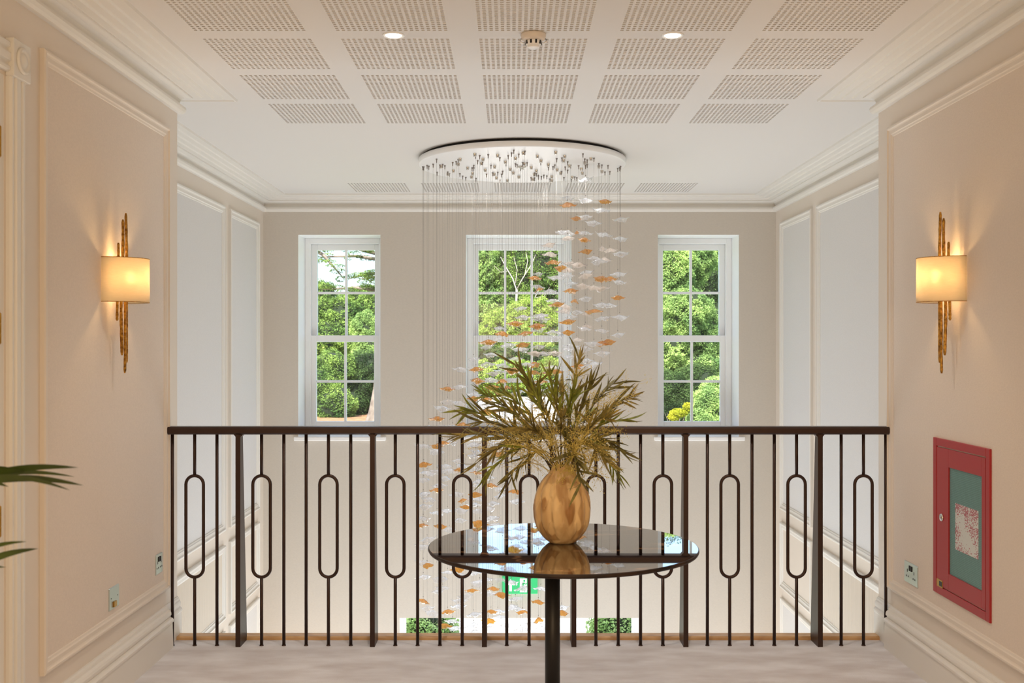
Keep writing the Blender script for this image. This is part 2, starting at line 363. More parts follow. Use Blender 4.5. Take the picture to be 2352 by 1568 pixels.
for k, (x0, x1, nc) in enumerate(WINS, 1):
    wn = S(empty('window_%d' % k, ((x0+x1)/2, YF, WZ0)))
    def off(o): o.location = (-wn.location[0], -wn.location[1], -wn.location[2]); return o
    mb = MB(); reveal(mb, x0, x1, WZ0, WZ1, YF, YF+.46); off(mb.build('reveal', M['white'], wn))
    mb = MB(); mb.box(x0-.035, x1+.05, YF-.035, YF+RD, WZ0-.032, WZ0+.003, .006); off(mb.build('window_sill', M['white'], wn))
    mb = MB(); yb = YF+RD; rectframe(mb, x0, x1, WZ0, WZ1, yb, yb+.13, .046, .05, .03)
    mb.box(x0+.046, x0+.056, yb+.005, yb+.02, WZ0, WZ1); mb.box(x1-.056, x1-.046, yb+.005, yb+.02, WZ0, WZ1)
    off(mb.build('window_frame', M['white'], wn))
    a, b = x0+.046, x1-.046; zm = 1.555
    for nm, za, zb, ys, tp, bt in (('lower_sash', WZ0+.03, zm+.03, yb+.022, .058, .085), ('upper_sash', zm-.03, WZ1-.05, yb+.072, .052, .058)):
        mb = MB(); rectframe(mb, a, b, za, zb, ys, ys+.045, .054, tp, bt); sh = off(mb.build(nm, M['white'], wn))
        gx0, gx1, gz0, gz1 = a+.054, b-.054, za+bt, zb-tp; bw = .011
        for i in range(1, nc):
            cx = gx0+(gx1-gx0)*i/nc; mb = MB(); mb.box(cx-bw, cx+bw, ys+.006, ys+.04, gz0, gz1, .004); mb.build('glazing_bar', M['white'], sh)
        cz = (gz0+gz1)/2; mb = MB(); mb.box(gx0, gx1, ys+.008, ys+.038, cz-bw, cz+bw, .004); mb.build('glazing_bar', M['white'], sh)
        for i in range(nc):
            for j in range(2):
                u0 = gx0+(gx1-gx0)*i/nc; u1 = gx0+(gx1-gx0)*(i+1)/nc; v0 = gz0+(gz1-gz0)*j/2; v1 = gz0+(gz1-gz0)*(j+1)/2
                mb = MB(); mb.box(u0, u1, ys+.020, ys+.024, v0, v1); mb.build('glass_pane', M['pane'], sh)
# entrance glazing below
wn = S(empty('window_4', (.07, YF, ZLOW))); 
def off(o): o.location = (-.07, -YF, -ZLOW); return o
mb = MB(); reveal(mb, ENT[0], ENT[1], ZLOW, ENT[3], YF, YF+.46, False); off(mb.build('reveal', M['white'], wn))
yb = YF+RD
mb = MB(); rectframe(mb, ENT[0], ENT[1], ZLOW, ENT[3], yb, yb+.1, .02, .012, .1)
mb.box(-.475, -.34, yb, yb+.1, ZLOW, ENT[3]); mb.box(.49, .60, yb, yb+.1, ZLOW, ENT[3]); off(mb.build('window_frame', M['white'], wn))
for a, b in ((ENT[0]+.02, -.475), (-.34, .49), (.60, ENT[1]-.02)):
    mb = MB(); mb.box(a, b, yb+.04, yb+.046, ZLOW+.1, ENT[3]-.012); off(mb.build('glass_pane', M['pane'], wn))

# ------------------------------------------------------------------ door at the left edge
dr = S(empty('door_1', (XL, (DO[0]+DO[1])/2, 0)))
def offd(o): o.location = (-XL, -(DO[0]+DO[1])/2, 0); return o
mb = MB(); mb.box(XL-.085, XL-.04, DO[0]+.03, DO[1]-.03, .008, DO[3]-.03, .003); leaf = offd(mb.build('door_leaf', M['trim'], dr))
PD_ = PL(XL-.04)
for v0, v1 in ((.2, .9), (1.05, 2.2)):
    for u0, u1 in ((2.70, 3.0), (3.08, 3.38)): frame(PD_, u0, u1, v0, v1, 'door_panel_moulding', M['trim'], leaf)
mb = MB(); mb.box(XL-.16, XL-.001, DO[1]-.03, DO[1], 0, DO[3]); mb.box(XL-.16, XL-.001, DO[0], DO[0]+.03, 0, DO[3]); mb.box(XL-.16, XL-.001, DO[0]+.03, DO[1]-.03, DO[3]-.03, DO[3])
mb.box(XL-.16, XL-.088, DO[1]-.045, DO[1]-.03, 0, DO[3]); offd(mb.build('door_lining', M['trim'], dr))
fl = [(0, .012), (.006, .020), (.016, .020), (.022, .012), (.03, .012), (.036, .022), (.062, .022), (.068, .012), (.078, .012), (.084, .020), (.098, .020), (.104, .014), (.104, 0)]
for y0, sg in ((DO[1]+.012, 1), (DO[0]-.012, -1)):
    mb = MB(); pr = [(0, 0)]+fl; vs = [(XL+h, y0+sg*t, z) for z in (0, DO[3]) for t, h in pr]; n = len(pr)
    mb.add(vs, [(j, j+1, n+j+1, n+j) for j in range(n-1)]+[tuple(range(n, 2*n))]); offd(mb.build('door_casing', M['trim'], dr))
    ya = min(y0-sg*.006, y0+sg*.122); mb = MB(); mb.box(XL, XL+.030, ya, ya+.128, DO[3], DO[3]+.13, .003); cb = offd(mb.build('corner_block', M['trim'], dr))
    mb = MB(); mb.lathe([(.046, 0), (.046, .006), (.040, .012), (.034, .006), (.026, .004), (.018, .010), (.008, .014), (.0005, .014)], 28, (XL+.030, ya+.064, DO[3]+.065), axis='x'); mb.build('rosette', M['trim'], cb)
mb = MB(); pr = [(0, 0)]+fl; vs = [(XL+h, y, DO[3]+.013+t) for y in (DO[0]-.006, DO[1]+.006) for t, h in pr]; n = len(pr)
mb.add(vs, [(j, n+j, n+j+1, j+1) for j in range(n-1)]); offd(mb.build('head_casing', M['trim'], dr))
for hz in (2.17, 1.545, .90, .25):
    mb = MB(); mb.lathe([(.006, -.055), (.006, -.052), (.0095, -.050), (.0095, -.018), (.0085, -.017), (.0095, -.016), (.0095, .016), (.0085, .017), (.0095, .018), (.0095, .050), (.006, .052), (.004, .060)], 14, (XL-.002, DO[1]-.035, hz))
    mb.box(XL-.04, XL-.004, DO[1]-.034, DO[1]-.0295, hz-.05, hz+.05); offd(mb.build('hinge', M['brass'], dr))

# ------------------------------------------------------------------ balustrade
YR = 5.165
bal = tag(empty('balustrade', (.08, YR, 0)), 'dark bronze metal balustrade with slim bars and elongated oval loops along the landing edge', 'balustrade')
def bb(o): o.location = (-.08, -YR, 0); return o
mb = MB(); mb.box(XL+.002, XR-.002, YR-.030, YR+.044, 1.049, 1.087, .008); bb(mb.build('handrail', M['bronze'], bal))
posts = {3, 9, 14, 18, 23, 29}; RB = .0082
def bx_i(i): return (396+51.2*i-HX)*YR/F
mbs = MB(); mbs.tube([(0, 0, 0), (0, 0, 1.052)], RB, 10); mbs.lathe([(.0105, 0), (.0105, .003), (.0082, .006)], 12)
sm = mbs.mesh('baluster'); sm.materials.append(M['bronze'])
def oval_mesh():
    m_ = MB(); zt, zb, r = CZ-(1092-HY)*YR/F, CZ-(1325-HY)*YR/F, .0435
    pts = []
    for k in range(13): a = PI*k/12; pts.append((r*math.cos(a), 0, zt-r+r*math.sin(a)))
    for k in range(1, 8): pts.append((-r, 0, zt-r+(zb-zt+2*r)*k/8))
    for k in range(13): a = PI+PI*k/12; pts.append((r*math.cos(a), 0, zb+r+r*math.sin(a)))
    for k in range(1, 8): pts.append((r, 0, zb+r+(zt-zb-2*r)*k/8))
    # tube in the xz plane with a steady frame
    n = 10; vs = []; m = len(pts); cz = 0
    for i, p in enumerate(pts):
        q0 = Vector(pts[i-1]); q1 = Vector(pts[(i+1) % m]); t = (q1-q0).normalized(); nn = Vector((t.z, 0, -t.x)); bb_ = Vector((0, 1, 0))
        for k in range(n):
            a = 2*PI*k/n; vs.append(Vector(p)+nn*math.cos(a)*RB+bb_*math.sin(a)*RB)
    m_.add(vs, [(i*n+k, i*n+(k+1) % n, ((i+1) % m)*n+(k+1) % n, ((i+1) % m)*n+k) for i in range(m) for k in range(n)], True)
    m_.tube([(0, 0, zt+.004), (0, 0, 1.052)], RB, 10); m_.tube([(0, 0, 0), (0, 0, zb-.004)], RB, 10); m_.lathe([(.0105, 0), (.0105, .003), (.0082, .006)], 12)
    me = m_.mesh('oval_baluster'); me.materials.append(M['bronze']); return me
om = oval_mesh()
mp_ = MB(); t = .012
yf, yb0, yb1 = -.026, .105, .022
mp_.add([(-t, yf, 0), (t, yf, 0), (t, yb0, 0), (-t, yb0, 0), (-t, yf, 1.05), (t, yf, 1.05), (t, yb1, 1.05), (-t, yb1, 1.05)],
        [(3, 2, 1, 0), (4, 5, 6, 7), (0, 1, 5, 4), (1, 2, 6, 5), (2, 3, 7, 6), (3, 0, 4, 7)])
for sx in (-1, 1): mp_.add([(sx*t, -.02, 1.05), (sx*(t+.012), -.02, 1.05), (sx*t, -.02, 1.036), (sx*t, .02, 1.05), (sx*(t+.012), .02, 1.05), (sx*t, .02, 1.036)], [(0, 2, 1), (3, 4, 5), (1, 2, 5, 4)])
pme = mp_.mesh('post'); pme.materials.append(M['bronze'])
for i in range(33):
    x = bx_i(i)-.08
    if i in posts: inst('post', pme, bal, (x, 0, 0))
    elif i % 3 == 1: inst('oval_baluster', om, bal, (x, 0, 0))
    else: inst('baluster', sm, bal, (x, 0, 0))

# ------------------------------------------------------------------ hanging glass chandelier
CX, CY, CR = .076, 7.30, .724
ch = tag(empty('glass_leaf_chandelier', (CX, CY, 2.747)), 'large round ceiling chandelier of clear and amber glass leaves hanging on fine wires', 'chandelier')
mb = MB(); mb.lathe([(.70, .038), (.70, .058)], 96); mb.build('spacer_ring', M['black'], ch)
mb = MB(); mb.lathe([(CR-.006, 0), (CR, .003), (CR, .038), (CR-.02, .040)], 128); mb.build('ceiling_plate', M['white'], ch)
mb = MB(); mb.lathe([(.030, 0), (.030, -.006), (.012, -.010), (.012, -.022), (.002, -.024)], 24, (0, 0, 0)); mb.build('plate_boss', M['chrome'], ch)
def leaf_mesh(seed, m):
    r = random.Random(seed); mb = MB(); NR, NS = 5, 28; th = .0022
    # irregular pointed outline: two long tips and two to four side corners
    cs = [(0, .062*r.uniform(.9, 1.1)), (.55*r.uniform(.8, 1.3), .044*r.uniform(.85, 1.15)), (1.5+r.uniform(-.3, .3), .036*r.uniform(.8, 1.2)), (2.5+r.uniform(-.2, .2), .045*r.uniform(.85, 1.15)), (PI, .062*r.uniform(.9, 1.1)),
          (3.8+r.uniform(-.2, .2), .042*r.uniform(.85, 1.2)), (4.7+r.uniform(-.3, .3), .034*r.uniform(.8, 1.2)), (5.7+r.uniform(-.2, .2), .043*r.uniform(.85, 1.15))]
    C = [(q*math.cos(t), q*math.sin(t)) for t, q in cs]; P_ = []
    for k in range(NS):
        s = 8*k/NS; i0 = int(s) % 8; f = s-int(s); A, B_ = C[i0], C[(i0+1) % 8]; x, y = A[0]*(1-f)+B_[0]*f, A[1]*(1-f)+B_[1]*f; g_ = 1-.16*math.sin(PI*f); P_.append((x*g_, y*g_))
    dr, tp, a1, a2, p1, p2 = r.uniform(.020, .032), r.uniform(.008, .020), r.uniform(.003, .006), r.uniform(.002, .004), r.uniform(0, 6), r.uniform(0, 6)
    top = [(0, 0, .007)]
    for i in range(1, NR+1):
        q = i/NR
        for k in range(NS):
            x, y = P_[k][0]*q, P_[k][1]*q; u = abs(x)/.062
            z = .007-dr*min(1, q*1.1)**1.5+tp*u**3+a1*q*math.sin(3*2*PI*k/NS+p1)+a2*q*math.sin(7*2*PI*k/NS+p2)+.0022*math.sin(x*170+p1)*math.sin(y*190+p2)
            top.append((x, y, z))
    n = len(top); fs = [(0, 1+k, 1+(k+1) % NS) for k in range(NS)]
    for i in range(NR-1):
        for k in range(NS): fs.append((1+i*NS+k, 1+(i+1)*NS+k, 1+(i+1)*NS+(k+1) % NS, 1+i*NS+(k+1) % NS))
    e = 1+(NR-1)*NS; mb.add(top+[(x, y, z-th) for x, y, z in top], fs+[tuple(n+k for k in f[::-1]) for f in fs], True)
    for k in range(NS): mb.f.append((e+k, e+(k+1) % NS, n+e+(k+1) % NS, n+e+k)[::-1]); mb.sm.append(False)
    me = mb.mesh('glass_leaf'); me.materials.append(m); return me
LM = {'C': [leaf_mesh(k, M['cleargl']) for k in range(7)], 'W': [leaf_mesh(20+k, M['frostgl']) for k in range(4)], 'A': [leaf_mesh(40+k, M['ambergl']) for k in range(5)]}
Z2 = "370 115C,370 165A,510 130C,675 140A,650 215C,445 280A,525 268C,585 315C,828 290C,320 395C,365 395C,435 395N,510 402C,375 440W,510 452A,678 412C,800 445C,213 495W,525 547A,650 525W,715 540W,825 568C,225 570W,250 637A,325 683A,575 605C,625 630C,665 615W,400 650W,460 655W,370 700W,515 720C,515 748W,780 735C,100 765A,130 735C,280 765C,370 745C,640 768A,715 772A,815 803C,390 812C,495 830W,590 845W,660 852W,130 865A,130 840C,230 875C,395 870A,510 935C,428 955N,780 925A,640 985C,715 990C,260 955C,285 980A,350 1000W,340 1035W,440 1045C,530 1060W,590 1040A,650 1098C,815 1085C,150 1075C,155 1105C,400 1085C,365 1122A,115 1155A,510 1165W,510 1185C,650 1197C,780 1232C,375 1210A,120 1195C,240 1210C,455 1272W,290 1265C,700 1285A,650 1300A,580 1305C,510 1340C,400 1325C,370 1355C,130 1330C,100 1380W,175 1385C,265 1380W,645 1380C,385 1415C,540 1440C,580 1470C,470 1485A,110 1472A,250 1500C,100 1540A,200 1540A,270 1530A,530 1495C"
Z3 = "1040 22C,1060 98C,1200 90C,995 152A,1188 175A,855 200C,880 245A,1080 245A,870 290C,750 320A,1060 345A,735 365C,930 352C,1030 385C,775 437C,620 475C,735 520C,880 535C,1005 475C,1100 525C,495 568C,640 565A,980 575A,1050 595C,855 592C,790 607C,655 665A,770 660C,865 675A,960 665C,1025 655C,1215 680A,1160 695C,385 742A,505 725C,780 730A,910 735N,1340 725C,620 795C,620 828A,735 837A,860 783A,1000 790C,1100 765C,1310 790C,380 857C,500 872C,340 915C,290 1010A,520 1065A,215 1090C,315 1090C,740 945A,1000 915A,430 1090C,1200 760C,700 900C,900 850C,1180 860C,1300 600N,165 1262C,300 1260A,345 1230A,400 1225C,285 1305C,630 1245C,780 1230C,640 1310C,620 1350C,780 1290A,1000 1250A,850 1330A,480 1390C,1010 1370C,145 1420A,360 1440C,520 1435C,500 1470A,620 1465C,650 1500A,200 1500C,280 1490C,400 1480C,860 1390C,900 1250C,740 1420C"
Z4 = "150 372C,320 360C,290 410C,250 445A,640 350C,545 385C,550 415C,660 410A,715 440C,715 485C,400 475C,540 475A,560 510C,825 455A,160 475C,200 512C,840 525C,145 562C,440 522A,530 550C,470 568A,265 610C,335 595C,430 590C,670 540C,560 595C,640 580C,155 652C,160 700A,420 662C,655 648C,280 705A,570 680A,350 730C,185 800C,140 855C,160 968C,185 985A,410 1010A,340 1040C,430 1060C,170 1070C,280 1085C,545 1045C,570 1110C,620 1090C,720 1095C,790 1110C,300 1155C,265 1175C,515 1170A,670 1155A,640 1190C,705 1195A,740 1198A,875 1150C,460 1210C,430 1245C,155 1245A,410 1285C,185 1295C,235 1328C,340 1320A,820 1230C,800 1285C,535 1340C,695 1320C,650 1320A,720 1360C,885 1325A,1000 1250A,1015 1155C,640 1385A,1000 1378N,380 1390C,320 1420A,390 1440C,520 1415C,650 1440C,750 1420C,840 1300C,940 1410C,860 1450C,1020 1440C,550 1465C,1162 1325A,1152 1290C,700 700C,790 700C,860 745C,730 780C"
pts = []
for txt, ox, oy, sc_ in ((Z2, 1200, 420, 3.563), (Z3, 930, 700, 3.919), (Z4, 920, 980, 3.135)):
    for t in txt.split(','):
        a, b = t.split(' '); pts.append((ox+float(a)/sc_, oy+float(b[:-1])/sc_, b[-1]))
pts += [(1345, 410, 'C')]
wires = []
pts.sort(key=lambda p: p[1])
rl = random.Random(11); nleaf = 0
for px, py, k in pts:
    hit = None
    for wv in wires:
        if abs(wv['px']-px) < 3.4 and all(abs(q-py) > 22 for q in wv['ys']): hit = wv; break
    if not hit:
        dx = (px-1199)/F*CY; half = math.sqrt(max(.01, .69**2-dx*dx)); y = CY+half*rl.uniform(-.95, .95)*.96; x = (px-HX)*y/F
        if (x-CX)**2+(y-CY)**2 > .70**2:
            v = Vector((x-CX, y-CY)).normalized()*.69; x, y = CX+v.x, CY+v.y
        hit = dict(px=px, ys=[], x=x, y=y, zs=[]); wires.append(hit)
    z = CZ-(py-HY)*hit['y']/F; hit['ys'].append(py); hit['zs'].append(z)
    key = 'A' if k == 'N' else k; me = rl.choice(LM[key]); s = rl.uniform(.85, 1.12)
    rz = PI/2+rl.uniform(-.2, .2) if k == 'N' else rl.choice((0, PI))+rl.gauss(0, .38)
    o = inst('glass_leaf', me, ch, (hit['x']-CX, hit['y']-CY, z-2.747), (rl.choice((-1, 1, 1))*rl.uniform(.16, .46), rl.uniform(-.12, .12), rz), (s, s, s)); nleaf += 1
    if key == 'A': o['label'] = 'amber glass leaf'
    if key == 'W': o['label'] = 'blush glass leaf'
for wv in wires:
    zb = min(wv['zs'])-rl.choice((.02, .05, .3, .5)); mb = MB(); zb = max(zb, -2.2)
    mb.tube([(0, 0, 0), (0, 0, zb-2.747)], .00062, 4, smooth=True)
    mb.lathe([(.0065, 0), (.0065, -.004), (.0035, -.010), (.003, -.026), (.001, -.028)], 8)
    for z in wv['zs']: mb.lathe([(.001, z-2.747+.026), (.0034, z-2.747+.022), (.001, z-2.747+.018)], 6)
    mb.build('wire', M['wire'], ch, (wv['x']-CX, wv['y']-CY, 0))
spot = MB(); spot.lathe([(.012, 0), (.012, -.004), (.009, -.022), (.006, -.023)], 14); spm = spot.mesh('spot_lamp'); spm.materials.append(M['chrome'])
for k in range(46):
    a = k*2.399963; r = .62*math.sqrt((k+.5)/46); inst('spot_lamp', spm, ch, (r*math.cos(a), r*math.sin(a), 0))
for k in range(6):
    light('SPOT', 'chandelier_lamp', (CX+.42*math.cos(k*1.047), CY+.42*math.sin(k*1.047), 2.715), 7, (1, .97, .92), spot_size=1.3, spot_blend=.7, shadow_soft_size=.02)
print('leaves', nleaf, 'wires', len(wires))

# ------------------------------------------------------------------ downlights and detector
def downlight(x, y, label, cat_group=True, on=True):
    t = tag(empty('ceiling_downlight', (x, y, ZC)), label, 'ceiling light', 'ceiling downlights')
    mb = MB(); mb.lathe([(.034, -.001), (.040, -.005), (.047, -.004), (.048, 0)], 32); mb.build('trim_ring', M['white'], t)
    mb = MB(); mb.lathe([(.001, -.0035), (.031, -.0035), (.034, -.001)], 24); mb.build('lens', GLOW, t)
    light('SPOT', 'downlight_lamp', (x, y, ZC-.02), 30, (1, .90, .80), spot_size=1.9, spot_blend=.8, shadow_soft_size=.03)
GLOW = emis('lamp_lens', (255, 240, 215), 9)
downlight(-.499, 4.416, 'left of the two lit round downlights between the perforated ceiling panels')
downlight(.685, 4.416, 'right of the two lit round downlights between the perforated ceiling panels')
for x, y in ((-.499, 2.0), (.685, 2.0), (-.499, -.35), (.685, -.35)):
    light('SPOT', 'landing_fill_spot', (x, y, ZC-.02), 12, (1, .72, .46), spot_size=2.6, spot_blend=.8, shadow_soft_size=.04)  # warm spots added out of view to light the landing, no fixtures
sd = tag(empty('smoke_detector', (.094, 4.40, ZC)), 'round white smoke detector on the ceiling between the two downlights', 'smoke detector')
mb = MB(); mb.lathe([(.052, 0), (.054, -.006), (.050, -.022), (.040, -.030)], 36); mb.build('base', M['paint'], sd)
mb = MB(); mb.lathe([(.036, -.028), (.033, -.045), (.026, -.052)], 32); mb.build('chamber', M['white'], sd)
for k in range(10):
    a = 2*PI*k/10; mb = MB(); mb.box(.030, .036, -.004, .004, -.046, -.031); o = mb.build('vent_slot', M['black'], sd); o.rotation_euler = (0, 0, a)
mb = MB(); mb.lathe([(.027, -.050), (.027, -.056), (.022, -.060), (.001, -.061)], 32); mb.build('cap', M['white'], sd)
for s in (-1, 1):
    mb = MB(); mb.tube([(s*.050, 0, -.020), (s*.060, 0, -.030), (s*.044, 0, -.040)], .004, 6); mb.build('clip', M['white'], sd)

# ------------------------------------------------------------------ wall sconces
def shade_mat():
    m = bpy.data.materials.new('shade_fabric'); m.use_nodes = True; n = m.node_tree; n.nodes.clear(); o = n.nodes.new('ShaderNodeOutputMaterial')
    tc = n.nodes.new('ShaderNodeTexCoord'); mp = n.nodes.new('ShaderNodeMapping'); mp.inputs['Scale'].default_value = (40, 40, 400)
    no = n.nodes.new('ShaderNodeTexNoise'); no.inputs['Scale'].default_value = 1.2; mx = n.nodes.new('ShaderNodeMix'); mx.data_type = 'RGBA'
    mx.inputs[6].default_value = (.98, .90, .74, 1); mx.inputs[7].default_value = (.88, .78, .60, 1)
    n.links.new(tc.outputs['Object'], mp.inputs[0]); n.links.new(mp.outputs[0], no.inputs['Vector']); n.links.new(no.outputs['Fac'], mx.inputs[0])
    d = n.nodes.new('ShaderNodeBsdfDiffuse'); t = n.nodes.new('ShaderNodeBsdfTranslucent'); tp = n.nodes.new('ShaderNodeBsdfTransparent'); tp.inputs[0].default_value = (1, .93, .8, 1)
    a = n.nodes.new('ShaderNodeMixShader'); a.inputs[0].default_value = .55; b = n.nodes.new('ShaderNodeMixShader'); b.inputs[0].default_value = .05
    n.links.new(mx.outputs[2], d.inputs[0]); n.links.new(mx.outputs[2], t.inputs[0]); n.links.new(d.outputs[0], a.inputs[1]); n.links.new(t.outputs[0], a.inputs[2])
    n.links.new(a.outputs[0], b.inputs[1]); n.links.new(tp.outputs[0], b.inputs[2]); n.links.new(b.outputs[0], o.inputs[0]); return m
SHADE = shade_mat(); BULB = emis('bulb_glow', (255, 212, 148), 210)
def sconce(x, sg, y, label):
    """sg = +1: wall faces +x"""
    z0 = CZ+.28; t = tag(empty('wall_sconce', (x, y, z0)), label, 'wall lamp')
    a, b, h = .122, .1545, .093; mb = MB(); n = 30; th = .0022; vs = []
    for k in range(n+1):
        q = PI*k/n
        for (aa, bb_) in ((a, b), (a-th, b-th)):
            for z in (-h, h): vs.append((sg*(.006+bb_*math.sin(q)), -aa*math.cos(q), z))
    fs = []
    for k in range(n):
        p, r = k*4, (k+1)*4; fs += [(p, r, r+1, p+1), (p+2, p+3, r+3, r+2), (p+1, r+1, r+3, p+3), (p, p+2, r+2, r)]
    mb.add(vs, fs, True); mb.build('lampshade', SHADE, t, fix=True)
    for zz in (-h, h):
        mb = MB(); mb.tube([(sg*(.006+b*math.sin(PI*k/24)), -a*math.cos(PI*k/24), zz) for k in range(25)], .0016, 6); mb.build('hem', M['gold'], t)
    mb = MB(); mb.box(min(0, sg*.012), max(0, sg*.012), -.045, .045, -.06, .06, .004); mb.build('backplate', M['gold'], t)
    rr = random.Random(3); 
    for dy, dx, za, zb, r in ((.020, .056, -.395, .292, .0080), (-.012, .052, -.318, .262, .0085), (-.046, .046, -.172, .158, .0075), (.030, .060, -.350, .10, .0045)):
        pts_ = []; R = []; n = 46
        for k in range(n):
            z = za+(zb-za)*k/(n-1); pts_.append((sg*(dx+.002*math.sin(z*14)), dy+.030*z+.004*math.sin(z*9+dy*90), z)); R.append(.78*r*(1+.14*rr.uniform(-1, 1))*(1 if 0 < k < n-1 else .6))
        mb = MB(); mb.tube(pts_, R, 7, smooth=False); mb.build('gold_rod', M['gold'], t)
    mb = MB(); mb.box(min(sg*.01, sg*.055), max(sg*.01, sg*.055), -.005, .005, -.012, .0, .001); mb.build('bracket', M['gold'], t)
    for dy in (.022,):
        mb = MB(); mb.lathe([(.011, -.045), (.011, -.01)], 12, (sg*.075, dy, 0)); mb.build('lamp_holder', M['white'], t)
        mb = MB(); mb.lathe([(.009, -.01), (.015, .004), (.018, .018), (.015, .034), (.006, .044), (.001, .046)], 16, (sg*.075, dy, 0)); mb.build('bulb', BULB, t)
sconce(XL, 1, 4.448, 'lit fabric and hammered gold sconce on the left landing wall')
sconce(XR, -1, 4.406, 'lit fabric and hammered gold sconce above the red cabinet on the right wall')

# ------------------------------------------------------------------ fire cabinet
cy0, cy1, cz0, cz1 = 4.067, 4.613, .402, 1.083
cab = tag(empty('fire_alarm_cabinet', (XR, (cy0+cy1)/2, cz0)), 'red metal glazed cabinet set into the right landing wall', 'cabinet')
def lc(o): o.location = (-XR, -(cy0+cy1)/2, -cz0); return o
def wb(mb, u0, u1, v0, v1, w0, w1, b=0): return mb.box(XR-w1, XR-w0, u0, u1, v0, v1, b)
mb = MB()
for u0, u1, v0, v1 in ((cy0, cy0+.034, cz0, cz1), (cy1-.034, cy1, cz0, cz1), (cy0+.034, cy1-.034, cz0, cz0+.034), (cy0+.034, cy1-.034, cz1-.034, cz1)): wb(mb, u0, u1, v0, v1, 0, .012, .002)
lc(mb.build('cabinet_frame', M['red'], cab))
mb = MB(); wb(mb, cy0+.03, cy1-.03, cz0+.03, cz1-.03, .0005, .003); lc(mb.build('recess', M['black'], cab))
gy0, gy1, gz0, gz1 = 4.138, 4.453, .511, .967
a, b, c, d = cy0+.039, cy1-.039, cz0+.039, cz1-.039; mb = MB()
for u0, u1, v0, v1 in ((a, gy0, c, d), (gy1, b, c, d), (gy0, gy1, c, gz0), (gy0, gy1, gz1, d)): wb(mb, u0, u1, v0, v1, .003, .011, .0008)
door = lc(mb.build('cabinet_door', M['red'], cab))
# wired teal sheet behind the glass
mt = mat('teal_wired_backing', (112, 150, 148), .5); n = mt.node_tree; tc = n.nodes.new('ShaderNodeTexCoord'); bk = n.nodes.new('ShaderNodeTexBrick'); bk.offset = 0
bk.inputs['Scale'].default_value = 34; bk.inputs['Color1'].default_value = lin((120, 160, 156)); bk.inputs['Color2'].default_value = lin((112, 152, 148)); bk.inputs['Mortar'].default_value = lin((86, 122, 124)); bk.inputs['Mortar Size'].default_value = .035; bk.inputs['Row Height'].default_value = .25; bk.inputs['Brick Width'].default_value = .25
mp = n.nodes.new('ShaderNodeMapping'); mp.inputs['Rotation'].default_value = (0, PI/2, 0); sx = n.nodes.new('ShaderNodeSeparateXYZ'); cx_ = n.nodes.new('ShaderNodeCombineXYZ')
n.links.new(tc.outputs['Object'], sx.inputs[0]); n.links.new(sx.outputs[1], cx_.inputs[0]); n.links.new(sx.outputs[2], cx_.inputs[1]); n.links.new(cx_.outputs[0], bk.inputs['Vector']); n.links.new(bk.outputs[0], n.nodes['Principled BSDF'].inputs['Base Color'])
mb = MB(); wb(mb, gy0, gy1, gz0, gz1, .003, .0045); mb.build('backing', mt, door)
mn = mat('printed_notice', (214, 200, 196), .6); n = mn.node_tree; tc = n.nodes.new('ShaderNodeTexCoord'); mp = n.nodes.new('ShaderNodeMapping'); mp.inputs['Scale'].default_value = (1, 110, 150)
vo = n.nodes.new('ShaderNodeTexNoise'); vo.inputs['Scale'].default_value = 1.1; vo.inputs['Detail'].default_value = 0; v2 = n.nodes.new('ShaderNodeTexNoise'); v2.inputs['Scale'].default_value = 14
cr = n.nodes.new('ShaderNodeMath'); cr.operation = 'MULTIPLY'; gt = n.nodes.new('ShaderNodeMath'); gt.operation = 'GREATER_THAN'; gt.inputs[1].default_value = .275; mx = n.nodes.new('ShaderNodeMix'); mx.data_type = 'RGBA'
mx.inputs[6].default_value = lin((236, 226, 226)); mx.inputs[7].default_value = lin((196, 104, 118)); n.links.new(tc.outputs['Object'], mp.inputs[0]); n.links.new(mp.outputs[0], vo.inputs['Vector']); n.links.new(tc.outputs['Object'], v2.inputs['Vector'])
n.links.new(vo.outputs['Fac'], cr.inputs[0]); n.links.new(v2.outputs['Fac'], cr.inputs[1]); n.links.new(cr.outputs[0], gt.inputs[0]); n.links.new(gt.outputs[0], mx.inputs[0]); n.links.new(mx.outputs[2], n.nodes['Principled BSDF'].inputs['Base Color'])
mb = MB(); wb(mb, 4.18, 4.397, .628, .823, .0045, .0053); mb.build('notice', mn, door)
mb = MB(); wb(mb, gy0, gy1, gz0, gz1, .0062, .0075); mb.build('glass_pane', thin('cabinet_glass', (.95, .98, .97, 1), 0, None, gloss=0, rough=.25, fres=1.25), door)
mb = MB(); mb.lathe([(.017, -.011), (.017, -.014), (.013, -.018), (.007, -.018), (.006, -.020), (.001, -.020)], 24, (XR, 4.52, .742), axis='x'); mb.build('lock', M['chrome'], door)
mb = MB(); wb(mb, 4.51, 4.572, .435, .468, .011, .0125); o = mb.build('name_plate', M['brass'], door)
mb = MB(); wb(mb, 4.516, 4.545, .441, .462, .0125, .013); mb.build('dark_mark', M['black'], o)

